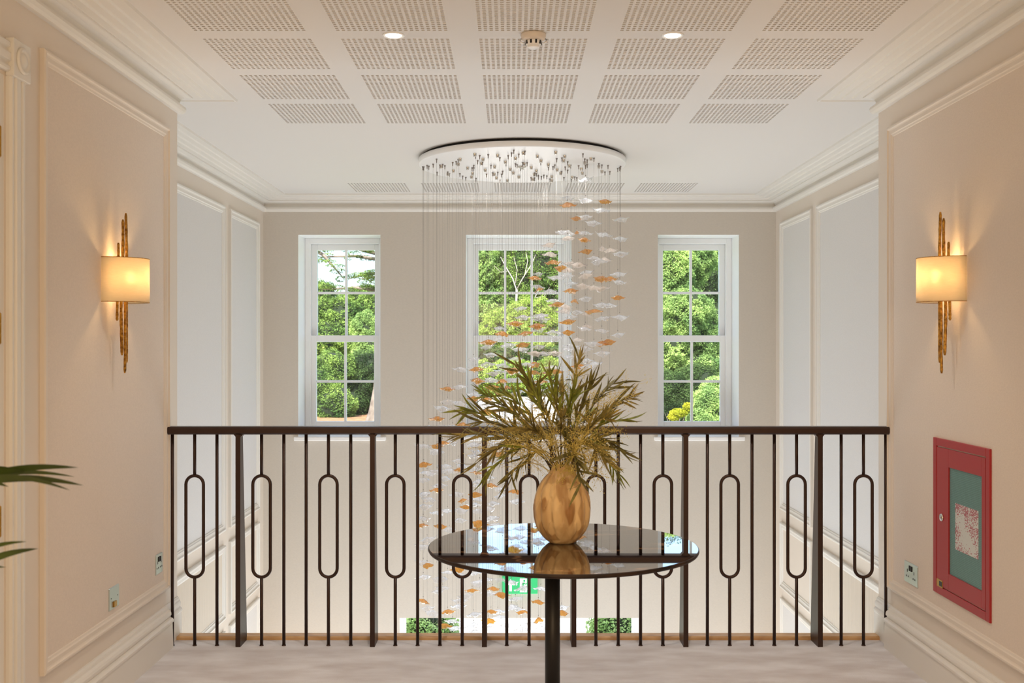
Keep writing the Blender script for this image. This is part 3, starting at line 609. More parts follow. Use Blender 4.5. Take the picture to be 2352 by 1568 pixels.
# ------------------------------------------------------------------ sockets
def socket(P, u0, u1, v0, v1, label, name, kind):
    c = P((u0+u1)/2, (v0+v1)/2, 0); t = tag(empty(name, c), label, 'socket')
    def bx(nm, a, b, c_, d, w0, w1, m, bv=0, par=t):
        p, q = P(a, c_, w0), P(b, d, w1); mb = MB(); mb.box(min(p[0], q[0]), max(p[0], q[0]), a, b, c_, d, bv); o = mb.build(nm, m, par)
        if par is t: o.location = (-c[0], -c[1], -c[2])
        return o
    bx('face_plate', u0, u1, v0, v1, 0, .008, M['steel'], .003)
    W = u1-u0; H = v1-v0
    if kind == 'double':
        for k in (0, 1):
            m0 = u0+W*(.25+.5*k)
            bx('earth_slot', m0-.003, m0+.003, v0+H*.52, v0+H*.66, .0078, .0088, M['black']); bx('pin_slot', m0-.014, m0-.007, v0+H*.28, v0+H*.36, .0078, .0088, M['black']); bx('pin_slot', m0+.007, m0+.014, v0+H*.28, v0+H*.36, .0078, .0088, M['black'])
        for k in (-1, 1): bx('rocker', (u0+u1)/2+k*.010-.006, (u0+u1)/2+k*.010+.006, v0+H*.62, v0+H*.86, .0075, .012, M['black'], .001)
    else:
        bx('outlet', (u0+u1)/2-.016, (u0+u1)/2+.016, v0+H*.08, v0+H*.34, .0075, .014, M['brass' if kind == 'cord' else 'black'], .002)
        for k in (-1, 1): bx('screw', (u0+u1)/2+k*.036-.0025, (u0+u1)/2+k*.036+.0025, v0+H*.5, v0+H*.55, .0078, .0086, M['black'])
socket(PL(XL), 4.41, 4.522, .36, .456, 'brushed steel outlet plate low on the left wall nearer the door', 'outlet_plate', 'cord')
socket(PL(XL), 4.99, 5.085, .385, .482, 'square steel twin socket on the left wall beside the balustrade', 'wall_socket', 'double')
socket(PR(XR), 4.80, 4.962, .368, .468, 'steel double socket on the right wall between the balustrade and red cabinet', 'wall_socket', 'double')

# ------------------------------------------------------------------ exit sign far below
eg = emis('exit_green', (40, 190, 110), .35); eg.node_tree.nodes['Principled BSDF'].inputs['Base Color'].default_value = lin((60, 190, 120)); ewm = emis('exit_white', (240, 255, 245), .35)
ez0, ez1 = at(0, 1366, 9.15).z, at(0, 1326, 9.15).z; ex0, ex1 = at(1153, 0, 9.15).x, at(1235, 0, 9.15).x
es = tag(empty('exit_sign', ((ex0+ex1)/2, YF, ez0)), 'green emergency exit sign with white arrow and running figure on the far wall', 'sign')
def le(o): o.location = (-(ex0+ex1)/2, -YF, -ez0); return o
mb = MB(); mb.box(ex0, ex1, YF-.05, YF-.001, ez0, ez1, .004); le(mb.build('sign_box', eg, es))
W = ex1-ex0; H = ez1-ez0; ax = ex0+W*.24; mb = MB(); yy = YF-.052
mb.add([(ax-.012, yy, ez0+H*.16), (ax+.012, yy, ez0+H*.16), (ax+.012, yy, ez0+H*.52), (ax+.042, yy, ez0+H*.52), (ax, yy, ez0+H*.86), (ax-.042, yy, ez0+H*.52), (ax-.012, yy, ez0+H*.52)], [(0, 1, 2, 3, 4, 5, 6)]); le(mb.build('arrow', ewm, es))
dx0, dx1 = ex0+W*.50, ex0+W*.70
mb = MB(); mb.box(dx0, dx1, yy-.0005, yy+.001, ez0+H*.1, ez0+H*.9); le(mb.build('doorway_symbol', ewm, es))
cxm = (dx0+dx1)/2+.004; mb = MB(); y2 = yy-.004
mb.lathe([(.001, -.0015), (.009, -.0015), (.009, .001)], 16, (cxm+.004, y2+.001, ez0+H*.76), axis='y')
for p in ([(.0, .66), (-.004, .42)], [(-.004, .42), (.016, .28), (.006, .14)], [(-.004, .42), (-.014, .30), (-.028, .26)], [(.0, .64), (.018, .56), (.026, .62)], [(0, .64), (-.016, .54), (-.012, .44)]):
    mb.tube([(cxm+a, y2+.002, ez0+H*b) for a, b in p], .0042, 6)
le(mb.build('running_figure', eg, es))

# ------------------------------------------------------------------ marble pedestal table
TX, TY, TR = .191, 3.847, .497
mm = mat('black_marble', (24, 22, 22), .02, spec=.9, coat=1); n = mm.node_tree; p = n.nodes['Principled BSDF']; tc = n.nodes.new('ShaderNodeTexCoord')
p.inputs['Coat Roughness'].default_value = .01; p.inputs['IOR'].default_value = 2.0
n1 = n.nodes.new('ShaderNodeTexNoise'); n1.inputs['Scale'].default_value = 2.1; n1.inputs['Detail'].default_value = 5
mpm = n.nodes.new('ShaderNodeMapping'); mpm.inputs['Rotation'].default_value = (0, 0, .5); mpm.inputs['Scale'].default_value = (.8, 2.6, 1)
sb = n.nodes.new('ShaderNodeMath'); sb.operation = 'SUBTRACT'; sb.inputs[1].default_value = .5; ab = n.nodes.new('ShaderNodeMath'); ab.operation = 'ABSOLUTE'
lt = n.nodes.new('ShaderNodeMapRange'); lt.inputs[1].default_value = .0; lt.inputs[2].default_value = .016; lt.inputs[3].default_value = 1; lt.inputs[4].default_value = 0
mx = n.nodes.new('ShaderNodeMix'); mx.data_type = 'RGBA'; mx.inputs[6].default_value = lin((26, 23, 23)); mx.inputs[7].default_value = lin((190, 140, 96))
for a_, b_ in ((tc.outputs['Object'], mpm.inputs[0]), (mpm.outputs[0], n1.inputs['Vector']), (n1.outputs['Fac'], sb.inputs[0]), (sb.outputs[0], ab.inputs[0]), (ab.outputs[0], lt.inputs[0]), (lt.outputs[0], mx.inputs[0]), (mx.outputs[2], p.inputs['Base Color'])): n.links.new(a_, b_)
tb = tag(empty('pedestal_table', (TX, TY, 0)), 'round black marble pedestal table with gold veins on the grey carpet', 'table')
mb = MB(); mb.lathe([(TR-.012, .733), (TR-.003, .736), (TR, .742), (TR-.001, .748), (TR-.004, .75)], 160, smooth=False); tt = mb.build('tabletop', mm, tb); tt.data.materials.append(mat('honed_marble_edge', (20, 17, 17), .5, spec=.25, rgb2=(60, 42, 30), vscale=9, vstretch=(1, 1, .3)))
for p_ in tt.data.polygons:
    if len(p_.vertices) == 4: p_.material_index = 1
lx = -.038
mb = MB(); mb.lathe([(.028, .014), (.028, .728)], 40, (lx, 0, 0)); mb.build('pedestal', M['black'], tb)
mb = MB(); mb.lathe([(.15, .722), (.15, .733)], 40, (lx*.3, 0, 0)); mb.build('mounting_plate', M['black'], tb)
mb = MB(); mb.lathe([(.21, 0), (.21, .010), (.20, .014), (.03, .018)], 64, (lx, 0, 0)); mb.build('base', M['black'], tb)

# ------------------------------------------------------------------ vase
VX, VY, VZ = .191, 3.905, .75
va = tag(empty('vase', (VX, VY, VZ)), 'carved tan ceramic vase standing on the black marble table', 'vase')
vm = mat('carved_tan_glaze', (250, 216, 160), .45, bump=.25, bscale=70, bstretch=(1, 1, .3), rgb2=(168, 120, 68), vscale=24, vstretch=(1.5, 1.5, .33), detail=1, spec=.4)
n = vm.node_tree; mxn = [q for q in n.nodes if q.type == 'MIX'][0]; tcv = [q for q in n.nodes if q.type == 'TEX_COORD'][0]
mpv = n.nodes.new('ShaderNodeMapping'); mpv.inputs['Scale'].default_value = (40, 40, 13); vr = n.nodes.new('ShaderNodeTexVoronoi'); vr.feature = 'SMOOTH_F1'; vr.inputs['Smoothness'].default_value = .35; vr.inputs['Scale'].default_value = 1
sv = n.nodes.new('ShaderNodeSeparateColor'); av = n.nodes.new('ShaderNodeMath'); av.operation = 'MULTIPLY_ADD'; av.inputs[1].default_value = .75; crn = [q for q in n.nodes if q.type == 'MAP_RANGE'][0]; hv = n.nodes.new('ShaderNodeMath'); hv.operation = 'MULTIPLY'; hv.inputs[1].default_value = .3
n.links.new(tcv.outputs['Object'], mpv.inputs[0]); n.links.new(mpv.outputs[0], vr.inputs['Vector']); n.links.new(vr.outputs['Color'], sv.inputs[0]); n.links.new(sv.outputs[0], av.inputs[0]); n.links.new(crn.outputs[0], hv.inputs[0]); n.links.new(hv.outputs[0], av.inputs[2]); n.links.new(av.outputs[0], mxn.inputs[0])
prof = [(.043, 0), (.055, .006), (.072, .022), (.088, .046), (.098, .070), (.1035, .095), (.1055, .125), (.1045, .148), (.100, .172), (.091, .200), (.078, .226), (.062, .247), (.047, .262), (.040, .275), (.0365, .293)]
zz = np.linspace(0, .293, 60); rrr = np.interp(zz, [p_[1] for p_ in prof], [p_[0] for p_ in prof]); nA = 144; vs = []
for i, (r, z) in enumerate(zip(rrr, zz)):
    for k in range(nA):
        a = 2*PI*k/nA; q = z/.293; ph = 13*a; rowp = math.floor(q*3.2+.5*(math.sin(ph)*.5+.5)); wv = abs(math.sin((ph+rowp*PI*.5)/2))
        rr_ = r*(1+.085*(wv-.6)*min(1, 6*q, 8*(1.05-q))); z2 = z+(.006*math.sin(9*a)*max(0, q-.9)*10)
        vs.append((rr_*math.cos(a), rr_*math.sin(a), z2))
m0 = len(vs)
for r, z in ((.032, .286), (.032, .20), (.001, .19)):
    for k in range(nA): a = 2*PI*k/nA; vs.append((r*math.cos(a), r*math.sin(a), z))
fs = [(i*nA+k, i*nA+(k+1) % nA, (i+1)*nA+(k+1) % nA, (i+1)*nA+k) for i in range(62) for k in range(nA)]+[tuple(range(nA))[::-1]]
mb = MB(); mb.add(vs, fs, True); mb.build('vase_body', vm, va)

# ------------------------------------------------------------------ dried foliage in the vase
bq = tag(empty('dried_foliage_arrangement', (VX, VY, 1.0)), 'olive green dried willow leaves and fine seed sprays spreading from the tan vase', 'dried plants')
stemM = mat('dark_stem', (72, 56, 34), .7); olive = [mat('olive_leaf', (142, 134, 66), .6, rgb2=(88, 82, 42), vscale=30), mat('golden_olive_leaf', (170, 152, 76), .6, rgb2=(112, 100, 50), vscale=30), mat('green_olive_leaf', (158, 166, 60), .6, rgb2=(108, 116, 44), vscale=30)]
for m_ in olive: m_.node_tree.nodes['Principled BSDF'].inputs['Transmission Weight'].default_value = 0
seedM = mat('straw_seed', (226, 204, 110), .7)
def blade(L, W, curl, m, sd_):
    mb = MB(); N = 9; vs = []
    for i in range(N+1):
        t = i/N; w_ = W*math.sin(PI*min(1, t*.93+.05))**.8*(1-.25*t); z = curl*L*(t**2)*1.0; x = L*t
        vs += [(x, -w_, z+.15*w_), (x, 0, z-.15*w_), (x, w_, z+.15*w_)]
    fs = []
    for i in range(N): a = i*3; fs += [(a, a+3, a+4, a+1), (a+1, a+4, a+5, a+2)]
    mb.add(vs, fs, True); me = mb.mesh('leaf'); me.materials.append(m); return me
BL = [blade(.125, .0068, c, m, 0) for c in (-.25, .1, .3) for m in olive]
rb = random.Random(5)
tips = [(1186, 838, 0), (1330, 822, .1), (1262, 862, -.1), (1410, 880, .05), (1448, 912, .1), (1062, 940, 0), (1090, 968, -.1), (1052, 1000, .1), (1440, 962, -.1), (1436, 1046, 0), (1092, 1066, 0), (1112, 1096, -.15),
        (1160, 1110, .05), (1392, 1062, -.1), (1420, 1088, .1), (1334, 1118, -.22), (1290, 892, .12), (1150, 900, .1), (1366, 868, -.1), (1236, 930, .18), (1316, 900, -.15), (1140, 930, -.18), (1400, 958, -.2), (1376, 1010, .2), (1128, 1010, .2),
        (1200, 985, -.25), (1350, 956, .22), (1240, 1010, .25), (1290, 960, -.25), (1110, 905, .05), (1345, 1060, .15), (1172, 1040, .22), (1215, 880, 0), (1300, 1010, -.05)]
base = Vector((VX, VY, 1.0)); mouth = Vector((VX, VY, 1.045))
def bez(a, b, c, t): return a*(1-t)**2+b*2*t*(1-t)+c*t*t
nl = 0
for bi, (px, py, dz) in enumerate(tips):
    tip = at(px, py, VY+dz); a0 = mouth+Vector((rb.uniform(-.02, .02), rb.uniform(-.02, .02), -.10)); mid = a0+Vector((0, 0, .12))+(tip-a0)*.30+Vector((0, 0, .06))
    if tip.z < 1.1: mid += Vector((0, 0, .10))
    P_ = [bez(a0, mid, tip, k/14)-base for k in range(15)]; mb = MB(); mb.tube(P_, [.0022-.0014*k/14 for k in range(15)], 5)
    br = mb.build('branch', stemM, bq)
    small = MB(); mt_ = olive[bi % 3]
    for k in range(26):
        big = k % 3 == 0; t = rb.uniform(.55, 1.0) if not big else .52+.48*(k/25); p0 = Vector(bez(a0, mid, tip, t))-base; tg = (bez(a0, mid, tip, min(1.0, t+.02))-bez(a0, mid, tip, t-.03)).normalized()
        side = Vector((rb.gauss(0, 1), rb.gauss(0, .8), rb.gauss(0, 1))); d = (tg+side*.36).normalized(); L = rb.uniform(.65, 1.15)*(1-.2*t)
        q = d.to_track_quat('X', 'Z') @ Quaternion((1, 0, 0), rb.uniform(0, 6.28))
        if big and nl < 296:
            o = inst('leaf', BL[(bi*3+k) % 9] if rb.random() < .5 else BL[(bi % 3)+3*rb.randrange(3)], br, p0, q.to_euler(), (L, L*1.15, L)); nl += 1
        else:
            me = BL[(bi % 3)+3*rb.randrange(3)]; Mx = Matrix.Translation(p0) @ q.to_matrix().to_4x4() @ Matrix.Diagonal((L*.8, L*.9, L*.8, 1))
            small.add([Mx @ v.co for v in me.vertices], [tuple(p_.vertices) for p_ in me.polygons], True)
    small.build('small_leaves', mt_, br)['kind'] = 'stuff'
sp = [(1440, 890, .1), (1330, 850, 0), (1412, 912, -.1), (1100, 1030, .1), (1150, 960, -.1), (1240, 905, .1), (1366, 905, .15), (1400, 1020, .1), (1180, 1075, 0), (1360, 985, -.2), (1120, 985, .15), (1300, 935, .2), (1270, 1010, -.2), (1220, 1040, -.15), (1415, 985, .0), (1340, 1010, -.25), (1160, 1020, -.2), (1325, 1100, -.14), (1380, 1095, .1), (1210, 950, -.2), (1345, 1045, -.22), (1100, 965, .1), (1420, 1060, -.1), (1250, 960, .05)]
for px, py, dz in sp:
    tip = at(px, py, VY+dz); a0 = mouth+Vector((rb.uniform(-.02, .02), rb.uniform(-.02, .02), -.08)); mid = a0+Vector((0, 0, .10))+(tip-a0)*.35
    mb = MB(); mb.tube([bez(a0, mid, tip, k/10)-base for k in range(11)], .0011, 4)
    for k in range(50):
        t = rb.uniform(.5, 1); p0 = Vector(bez(a0, mid, tip, t))-base; p1 = p0+Vector((rb.gauss(0, .035), rb.gauss(0, .035), rb.gauss(.01, .03)))
        mb.tube([p0, (p0+p1)/2+Vector((0, 0, .004)), p1], .0005, 3)
        for j in range(4):
            c = p1+Vector((rb.gauss(0, .008), rb.gauss(0, .008), rb.gauss(0, .008))); r = rb.uniform(.0011, .0025)
            mb.add([c+Vector((r, 0, 0)), c+Vector((-r, 0, 0)), c+Vector((0, r, 0)), c+Vector((0, -r, 0)), c+Vector((0, 0, r)), c+Vector((0, 0, -r))], [(0, 2, 4), (2, 1, 4), (1, 3, 4), (3, 0, 4), (2, 0, 5), (1, 2, 5), (3, 1, 5), (0, 3, 5)])
    o = mb.build('seed_spray', seedM, bq); o['kind'] = 'stuff'

# ------------------------------------------------------------------ potted palm reaching in from the left
pp = tag(empty('potted_palm', (-1.28, 2.0, 0)), 'green palm whose frond tips reach in at the left edge', 'potted plant')
palmM = mat('palm_leaf', (66, 82, 22), .5, rgb2=(40, 54, 14), vscale=10); potM = mat('dark_pot', (60, 56, 52), .5)
mb = MB(); mb.lathe([(.12, 0), (.16, .02), (.19, .32), (.20, .34), (.185, .34), (.175, .30), (.001, .30)], 40); mb.build('pot', potM, pp)
mb = MB(); mb.lathe([(.001, .30), (.17, .31), (.001, .315)], 20); mb.build('soil', M['hole'], pp)
def leaflet(parent, p0, p1, w_, sag=.01):
    mb = MB(); N = 10; vs = []; d = (p1-p0); s = d.cross(Vector((0, .9, .45))).normalized()
    for k in range(N+1):
        t = k/N; c = p0+d*t+Vector((0, 0, sag*math.sin(PI*t)*1.0-sag*t*t)); w2 = w_*(math.sin(PI*min(1, .12+t*.88))**.7)
        vs += [c-s*w2, c+Vector((0, .3*w2, 0)), c+s*w2]
    mb.add(vs, [f for k in range(N) for f in ((k*3, k*3+3, k*3+4, k*3+1), (k*3+1, k*3+4, k*3+5, k*3+2))], True); mb.build('leaflet', palmM, parent)
O_ = Vector(pp.location)
def frond(knots, leaflets):
    P_ = [Vector(k)-O_ for k in knots]; pts_ = [bez(P_[0], P_[1], P_[2], k/14) for k in range(15)]
    mb = MB(); mb.tube(pts_, [.006-.0042*k/14 for k in range(15)], 6); fr_ = mb.build('frond', palmM, pp)
    for a_, b_, w_ in leaflets: leaflet(fr_, a_-O_, b_-O_, w_)
y_ = 1.95
frond([(-1.25, 1.95, .31), (-1.22, 1.95, 1.18), at(-30, 1094, y_)], [(at(-90, 1110, y_), at(180, 1061, y_), .0075), (at(-70, 1104, y_), at(172, 1083, y_+.1), .005), (at(-60, 1112, y_), at(192, 1102, y_-.04), .0075), (at(-50, 1100, y_), at(162, 1113, y_-.08), .006), (at(-90, 1100, y_), at(60, 1074, y_), .008), (at(-110, 1120, y_), at(20, 1105, y_), .008)])
frond([(-1.25, 1.95, .31), (-1.20, 1.9, .95), at(-50, 1270, y_)], [(at(-100, 1330, y_), at(88, 1247, y_), .0075), (at(-100, 1300, y_), at(62, 1231, y_), .005), (at(-110, 1340, y_), at(14, 1290, y_), .006)])
rp = random.Random(2)
for ex in ((-1.55, 1.55, .95), (-1.05, 1.25, .95), (-1.35, 2.5, 1.15), (-1.52, 1.95, 1.35), (-1.2, 1.5, 1.25)):
    e = Vector(ex); k0 = Vector((-1.25, 1.95, .31)); md = (e+k0)/2+Vector((0, 0, .35)); lf = []
    for k in range(14):
        t = .4+.6*k/13; q = bez(k0, md, e, t); tg = (bez(k0, md, e, t)-bez(k0, md, e, t-.05)).normalized(); sd_ = tg.cross(Vector((0, 0, 1))).normalized()*(1 if k % 2 else -1)
        lf.append((q, q+(tg*.7+sd_*.4+Vector((0, 0, -.1)))*.14, .007))
    frond([k0, md, e], lf)

# ------------------------------------------------------------------ the garden outside
GS, GZ = 24.0, -.33
def gz(y): return ZLOW-.02 if y < 14 else (GZ if y > GS else ZLOW-.02+(GZ-ZLOW+.02)*(.5-.5*math.cos(PI*(y-14)/(GS-14))))
grassM = mat('garden_grass', (96, 120, 58), .9, rgb2=(70, 92, 40), vscale=1.5); gravM = mat('pale_gravel_drive', (168, 164, 158), .9, var=.3, vscale=3); mulchM = mat('bark_mulch', (150, 112, 78), .95, rgb2=(110, 78, 50), vscale=6)
def strip(name, x0, x1, y0, y1, m, dz=0, n=30, kind=True):
    mb = MB(); vs = []; 
    ys = sorted({y0, y1, *[k*1.0 for k in range(int(y0)+1, int(math.ceil(y1)))]}); n = len(ys)-1
    for y in ys:
        for x in (x0, x1): vs.append((x, y, gz(y)+dz))
    mb.add(vs, [(i*2, i*2+1, i*2+3, i*2+2) for i in range(n)], True); return S(mb.build(name, m))
strip('ground', -60, 60, YF+.46, 120, grassM, 0, 60); strip('ground_drive', -1.6, 3.6, YF+.46, 60, gravM, .015, 60); strip('ground_mulch', -12, -1.8, 21, 34, mulchM, .02, 20)
NG = np.random.default_rng(4)
def leafmat(name, c1, c2, tr=.35):
    m = bpy.data.materials.new(name); m.use_nodes = True; n = m.node_tree; n.nodes.clear(); o = n.nodes.new('ShaderNodeOutputMaterial'); tc = n.nodes.new('ShaderNodeTexCoord')
    no = n.nodes.new('ShaderNodeTexNoise'); no.inputs['Scale'].default_value = 1.6; no.inputs['Detail'].default_value = 6; mr = n.nodes.new('ShaderNodeMapRange'); mr.inputs[1].default_value = .35; mr.inputs[2].default_value = .65
    mx = n.nodes.new('ShaderNodeMix'); mx.data_type = 'RGBA'; mx.inputs[6].default_value = lin(c1); mx.inputs[7].default_value = lin(c2)
    d = n.nodes.new('ShaderNodeBsdfDiffuse'); t = n.nodes.new('ShaderNodeBsdfTranslucent'); a = n.nodes.new('ShaderNodeMixShader'); a.inputs[0].default_value = tr
    for p, q in ((tc.outputs['Object'], no.inputs['Vector']), (no.outputs['Fac'], mr.inputs[0]), (mr.outputs[0], mx.inputs[0]), (mx.outputs[2], d.inputs[0]), (mx.outputs[2], t.inputs[0]), (d.outputs[0], a.inputs[1]), (t.outputs[0], a.inputs[2]), (a.outputs[0], o.inputs[0])): n.links.new(p, q)
    return m
LG = dict(hedge=leafmat('hedge_leaf', (168, 200, 120), (214, 236, 170)), dark=leafmat('dark_leaf', (44, 62, 40), (96, 120, 72)), mid=leafmat('mid_leaf', (74, 102, 58), (142, 168, 88)), lime=leafmat('lime_leaf', (104, 128, 60), (166, 188, 96)), pale=leafmat('pale_leaf', (106, 138, 84), (172, 196, 118)), yel=leafmat('yellow_leaf', (190, 184, 60), (150, 160, 50)), blue=leafmat('blue_needle', (96, 116, 110), (70, 92, 84)))
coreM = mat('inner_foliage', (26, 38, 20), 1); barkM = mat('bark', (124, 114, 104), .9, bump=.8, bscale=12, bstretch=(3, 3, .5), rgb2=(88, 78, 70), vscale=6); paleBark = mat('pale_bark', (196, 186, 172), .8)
def C_w(p):
    return np.sin(p[:, 0]*6.1+2*np.sin(p[:, 2]*3.3))*np.sin(p[:, 2]*7.3+2*np.sin(p[:, 0]*2.7))*.8+.5*np.sin(p[:, 0]*14+p[:, 1]*5)*np.sin(p[:, 2]*17)
def crown(blobs, mt, n, size, name='foliage', parent=None, flat=0, core=True, lump=5):
    """leaf quads scattered over lumpy ellipsoids; blobs = (cx, cy, cz, rx, ry, rz) in world space"""
    n = int(n*3.2); size *= .44
    vol = np.array([b[3]*b[5]+b[4]*b[5]+b[3]*b[4] for b in blobs]); cnt = (n*vol/vol.sum()).astype(int)+1; C = []
    for b, k in zip(blobs, cnt):
        d = NG.normal(size=(k, 3)); d /= np.linalg.norm(d, axis=1)[:, None]; keep = (d[:, 1] < .35); d = np.where(keep[:, None], d, d*np.array([1, -1, 1]))
        ph = np.sin(d[:, 0]*lump+b[0]*3)*np.sin(d[:, 2]*lump*1.2+b[2]*2)*np.cos(d[:, 1]*lump+b[1]); w2 = C_w(d*np.array(b[3:])+np.array(b[:3])); r = .88+.12*ph+.13*w2+NG.uniform(-.14, .06, k)
        C.append(np.array(b[:3])+d*np.array(b[3:])*r[:, None])
    C = np.concatenate(C); k = len(C); a = NG.normal(size=(k, 3)); a[:, 2] *= (.5 if not flat else .15); a /= np.linalg.norm(a, axis=1)[:, None]; b2 = NG.normal(size=(k, 3)); b2[:, 2] *= (.7 if not flat else .2); b2 = b2-a*(a*b2).sum(1)[:, None]; b2 /= np.linalg.norm(b2, axis=1)[:, None]
    s = size*NG.uniform(.6, 1.4, k)[:, None]; a = a*s; b2 = b2*s*.5; V = np.stack([C-a, C-b2, C+a, C+b2], 1).reshape(-1, 3)
    Fq = np.arange(4*k, dtype=np.int32); nf = k; cf = []
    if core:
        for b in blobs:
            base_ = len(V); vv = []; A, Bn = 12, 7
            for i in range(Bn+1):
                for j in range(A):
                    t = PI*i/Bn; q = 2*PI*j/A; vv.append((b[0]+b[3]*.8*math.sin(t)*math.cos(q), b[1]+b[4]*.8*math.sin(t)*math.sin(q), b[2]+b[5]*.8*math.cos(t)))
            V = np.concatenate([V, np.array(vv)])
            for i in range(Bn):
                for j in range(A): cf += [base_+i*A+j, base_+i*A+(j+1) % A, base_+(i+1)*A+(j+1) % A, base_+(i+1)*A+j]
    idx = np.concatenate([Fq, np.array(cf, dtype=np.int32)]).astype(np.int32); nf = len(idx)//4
    me = bpy.data.meshes.new(name); me.vertices.add(len(V)); me.vertices.foreach_set('co', V.astype(np.float32).ravel()); me.loops.add(len(idx)); me.loops.foreach_set('vertex_index', idx)
    me.polygons.add(nf); me.polygons.foreach_set('loop_start', np.arange(0, 4*nf, 4, dtype=np.int32)); me.polygons.foreach_set('loop_total', np.full(nf, 4, dtype=np.int32))
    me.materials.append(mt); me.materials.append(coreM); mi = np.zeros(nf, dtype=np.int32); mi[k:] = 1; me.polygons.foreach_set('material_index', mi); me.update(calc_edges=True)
    o = bpy.data.objects.new(name, me); col.objects.link(o); o['kind'] = 'stuff'
    if parent: o.parent = parent; o.location = -parent.location
    return o
def plant(name, label, cat, x, y, blobs, mt, n, size, trunk=.15, bark=None, group=None, **k):
    t = tag(empty(name, (x, y, gz(y))), label, cat, group); cz = np.mean([b[2] for b in blobs])
    mb = MB(); h = cz-gz(y); mb.tube([(0, .3, -.1), (0, .5, .3*h), (.05*h, .7, .7*h), (0, .6, h*.95)], [trunk*1.4, trunk, trunk*.8, trunk*.4], 9)
    for j in range(5):
        a = 2.4*j; mb.tube([(0, .5, .45*h), (.15*h*math.cos(a), .6+.1*h*abs(math.sin(a)), .7*h), (.25*h*math.cos(a), .6+.15*h*abs(math.sin(a)), .95*h)], [trunk*.5, trunk*.35, trunk*.1], 6)
    mb.build('trunk', bark or barkM, t); crown(blobs, mt, n, size, parent=t, **k); return t
def B(px, py, y, rx, rz, ry=None):
    c = at(px, py, y); return (c.x, c.y, c.z, rx, ry or min(rx, 1.6), rz)
# seen through the left window
plant('laurel_shrub', 'dark glossy laurel shrub low in the left window', 'shrub', at(745, 0, 27).x, 27, [B(735, 900, 27, .75, .75), B(770, 930, 26.6, .6, .6), B(700, 880, 27.4, .8, .9), B(760, 850, 27.5, .7, .6)], LG['mid'], 11000, .055, .05)
plant('laurel_shrub', 'dark laurel shrub beside the tree trunk in the left window', 'shrub', at(820, 0, 28).x, 28, [B(815, 900, 28, .75, .9), B(845, 870, 28.3, .8, .9), B(800, 935, 27.5, .55, .55), B(880, 900, 28.6, .9, 1.0)], LG['dark'], 11000, .055, .05)
plant('conifer', 'yellow green layered conifer at the left of the left window', 'tree', at(725, 0, 31).x, 31, [B(735, 835, 31, 1.1, .35), B(700, 800, 31, 1.3, .45), B(755, 870, 30.8, .8, .3), B(715, 870, 31, 1.0, .3), B(760, 800, 31.2, .7, .3)], LG['lime'], 12000, .07, .12, flat=1)
plant('conifer', 'feathery pale green conifer at the right of the left window', 'tree', at(850, 0, 30).x, 30, [B(848, 800, 30, .55, .9), B(838, 760, 30, .45, .6), B(870, 830, 30, .6, .8)], LG['pale'], 11000, .06, .08)
plant('broadleaf_tree', 'mid green leafy tree behind the conifers in the left window', 'tree', at(790, 0, 42).x, 42, [B(728, 668, 42, .9, .5), B(850, 690, 42, 1.1, .7), B(720, 730, 42, 1.8, 1.2), B(800, 740, 42, 1.9, 1.3), B(870, 725, 42, 1.7, 1.3), B(760, 780, 41.5, 2.2, 1.2), B(850, 790, 41.5, 2.0, 1.2), B(690, 790, 42, 2.0, 1.5), B(820, 840, 42, 2.5, 1.5), B(720, 850, 42, 2.5, 1.5)], LG['mid'], 30000, .10, .3)
# cedar: trunk just right of the left window, boughs across its top
cx = at(883, 0, 23).x; ced = tag(empty('cedar_tree', (cx, 23, gz(23))), 'tall spreading cedar with a flared trunk at the right edge of the left window', 'tree')
mb = MB(); mb.tube([(0, 0, -.3), (0, 0, .15), (0, 0, .45), (.0, 0, .95), (.03, 0, 1.6), (.08, 0, 3), (.1, 0, 7), (0, 0, 10)], [.62, .46, .35, .25, .22, .2, .16, .06], 14)
for k in range(7):
    a = PI+.5*(k-3); mb.tube([(0, 0, .35), (.35*math.cos(a), .35*math.sin(a), .08), (.75*math.cos(a), .75*math.sin(a), -.12)], [.16, .12, .04], 7)
mb.build('trunk', barkM, ced)
boughs = []
rc = random.Random(8)
for (px0, py0, px1, py1, dy) in ((900, 610, 735, 590, .3), (900, 640, 800, 640, -.5), (900, 560, 760, 575, .6), (905, 575, 830, 560, -.8), (900, 680, 740, 665, .8), (900, 655, 830, 640, .2), (700, 560, 790, 640, -1), (900, 600, 700, 555, 1.2)):
    p0, p1 = at(px0, py0, 23), at(px1, py1, 23+dy); mb = MB(); o0 = Vector((cx, 23, gz(23))); md = (p0+p1)/2+Vector((0, 0, .12)); start = Vector((cx+.1, 23, p0.z+.1)) if px0 > 880 else p0
    mb.tube([start-o0, md-o0, p1-o0], [.055, .035, .01], 6); mb.build('bough', barkM, ced)
    for k in range(9):
        t = .15+.85*k/8; c = start.lerp(p1, t) if t > .5 else start.lerp(md, t); c = start*(1-t)**2+md*2*t*(1-t)+p1*t*t; boughs.append((c.x+rc.gauss(0, .10), c.y+rc.gauss(0, .2), c.z+rc.gauss(0, .05), rc.uniform(.10, .26), .2, rc.uniform(.03, .08)))
crown(boughs, LG['mid'], 9000, .035, parent=ced, flat=1, core=False)
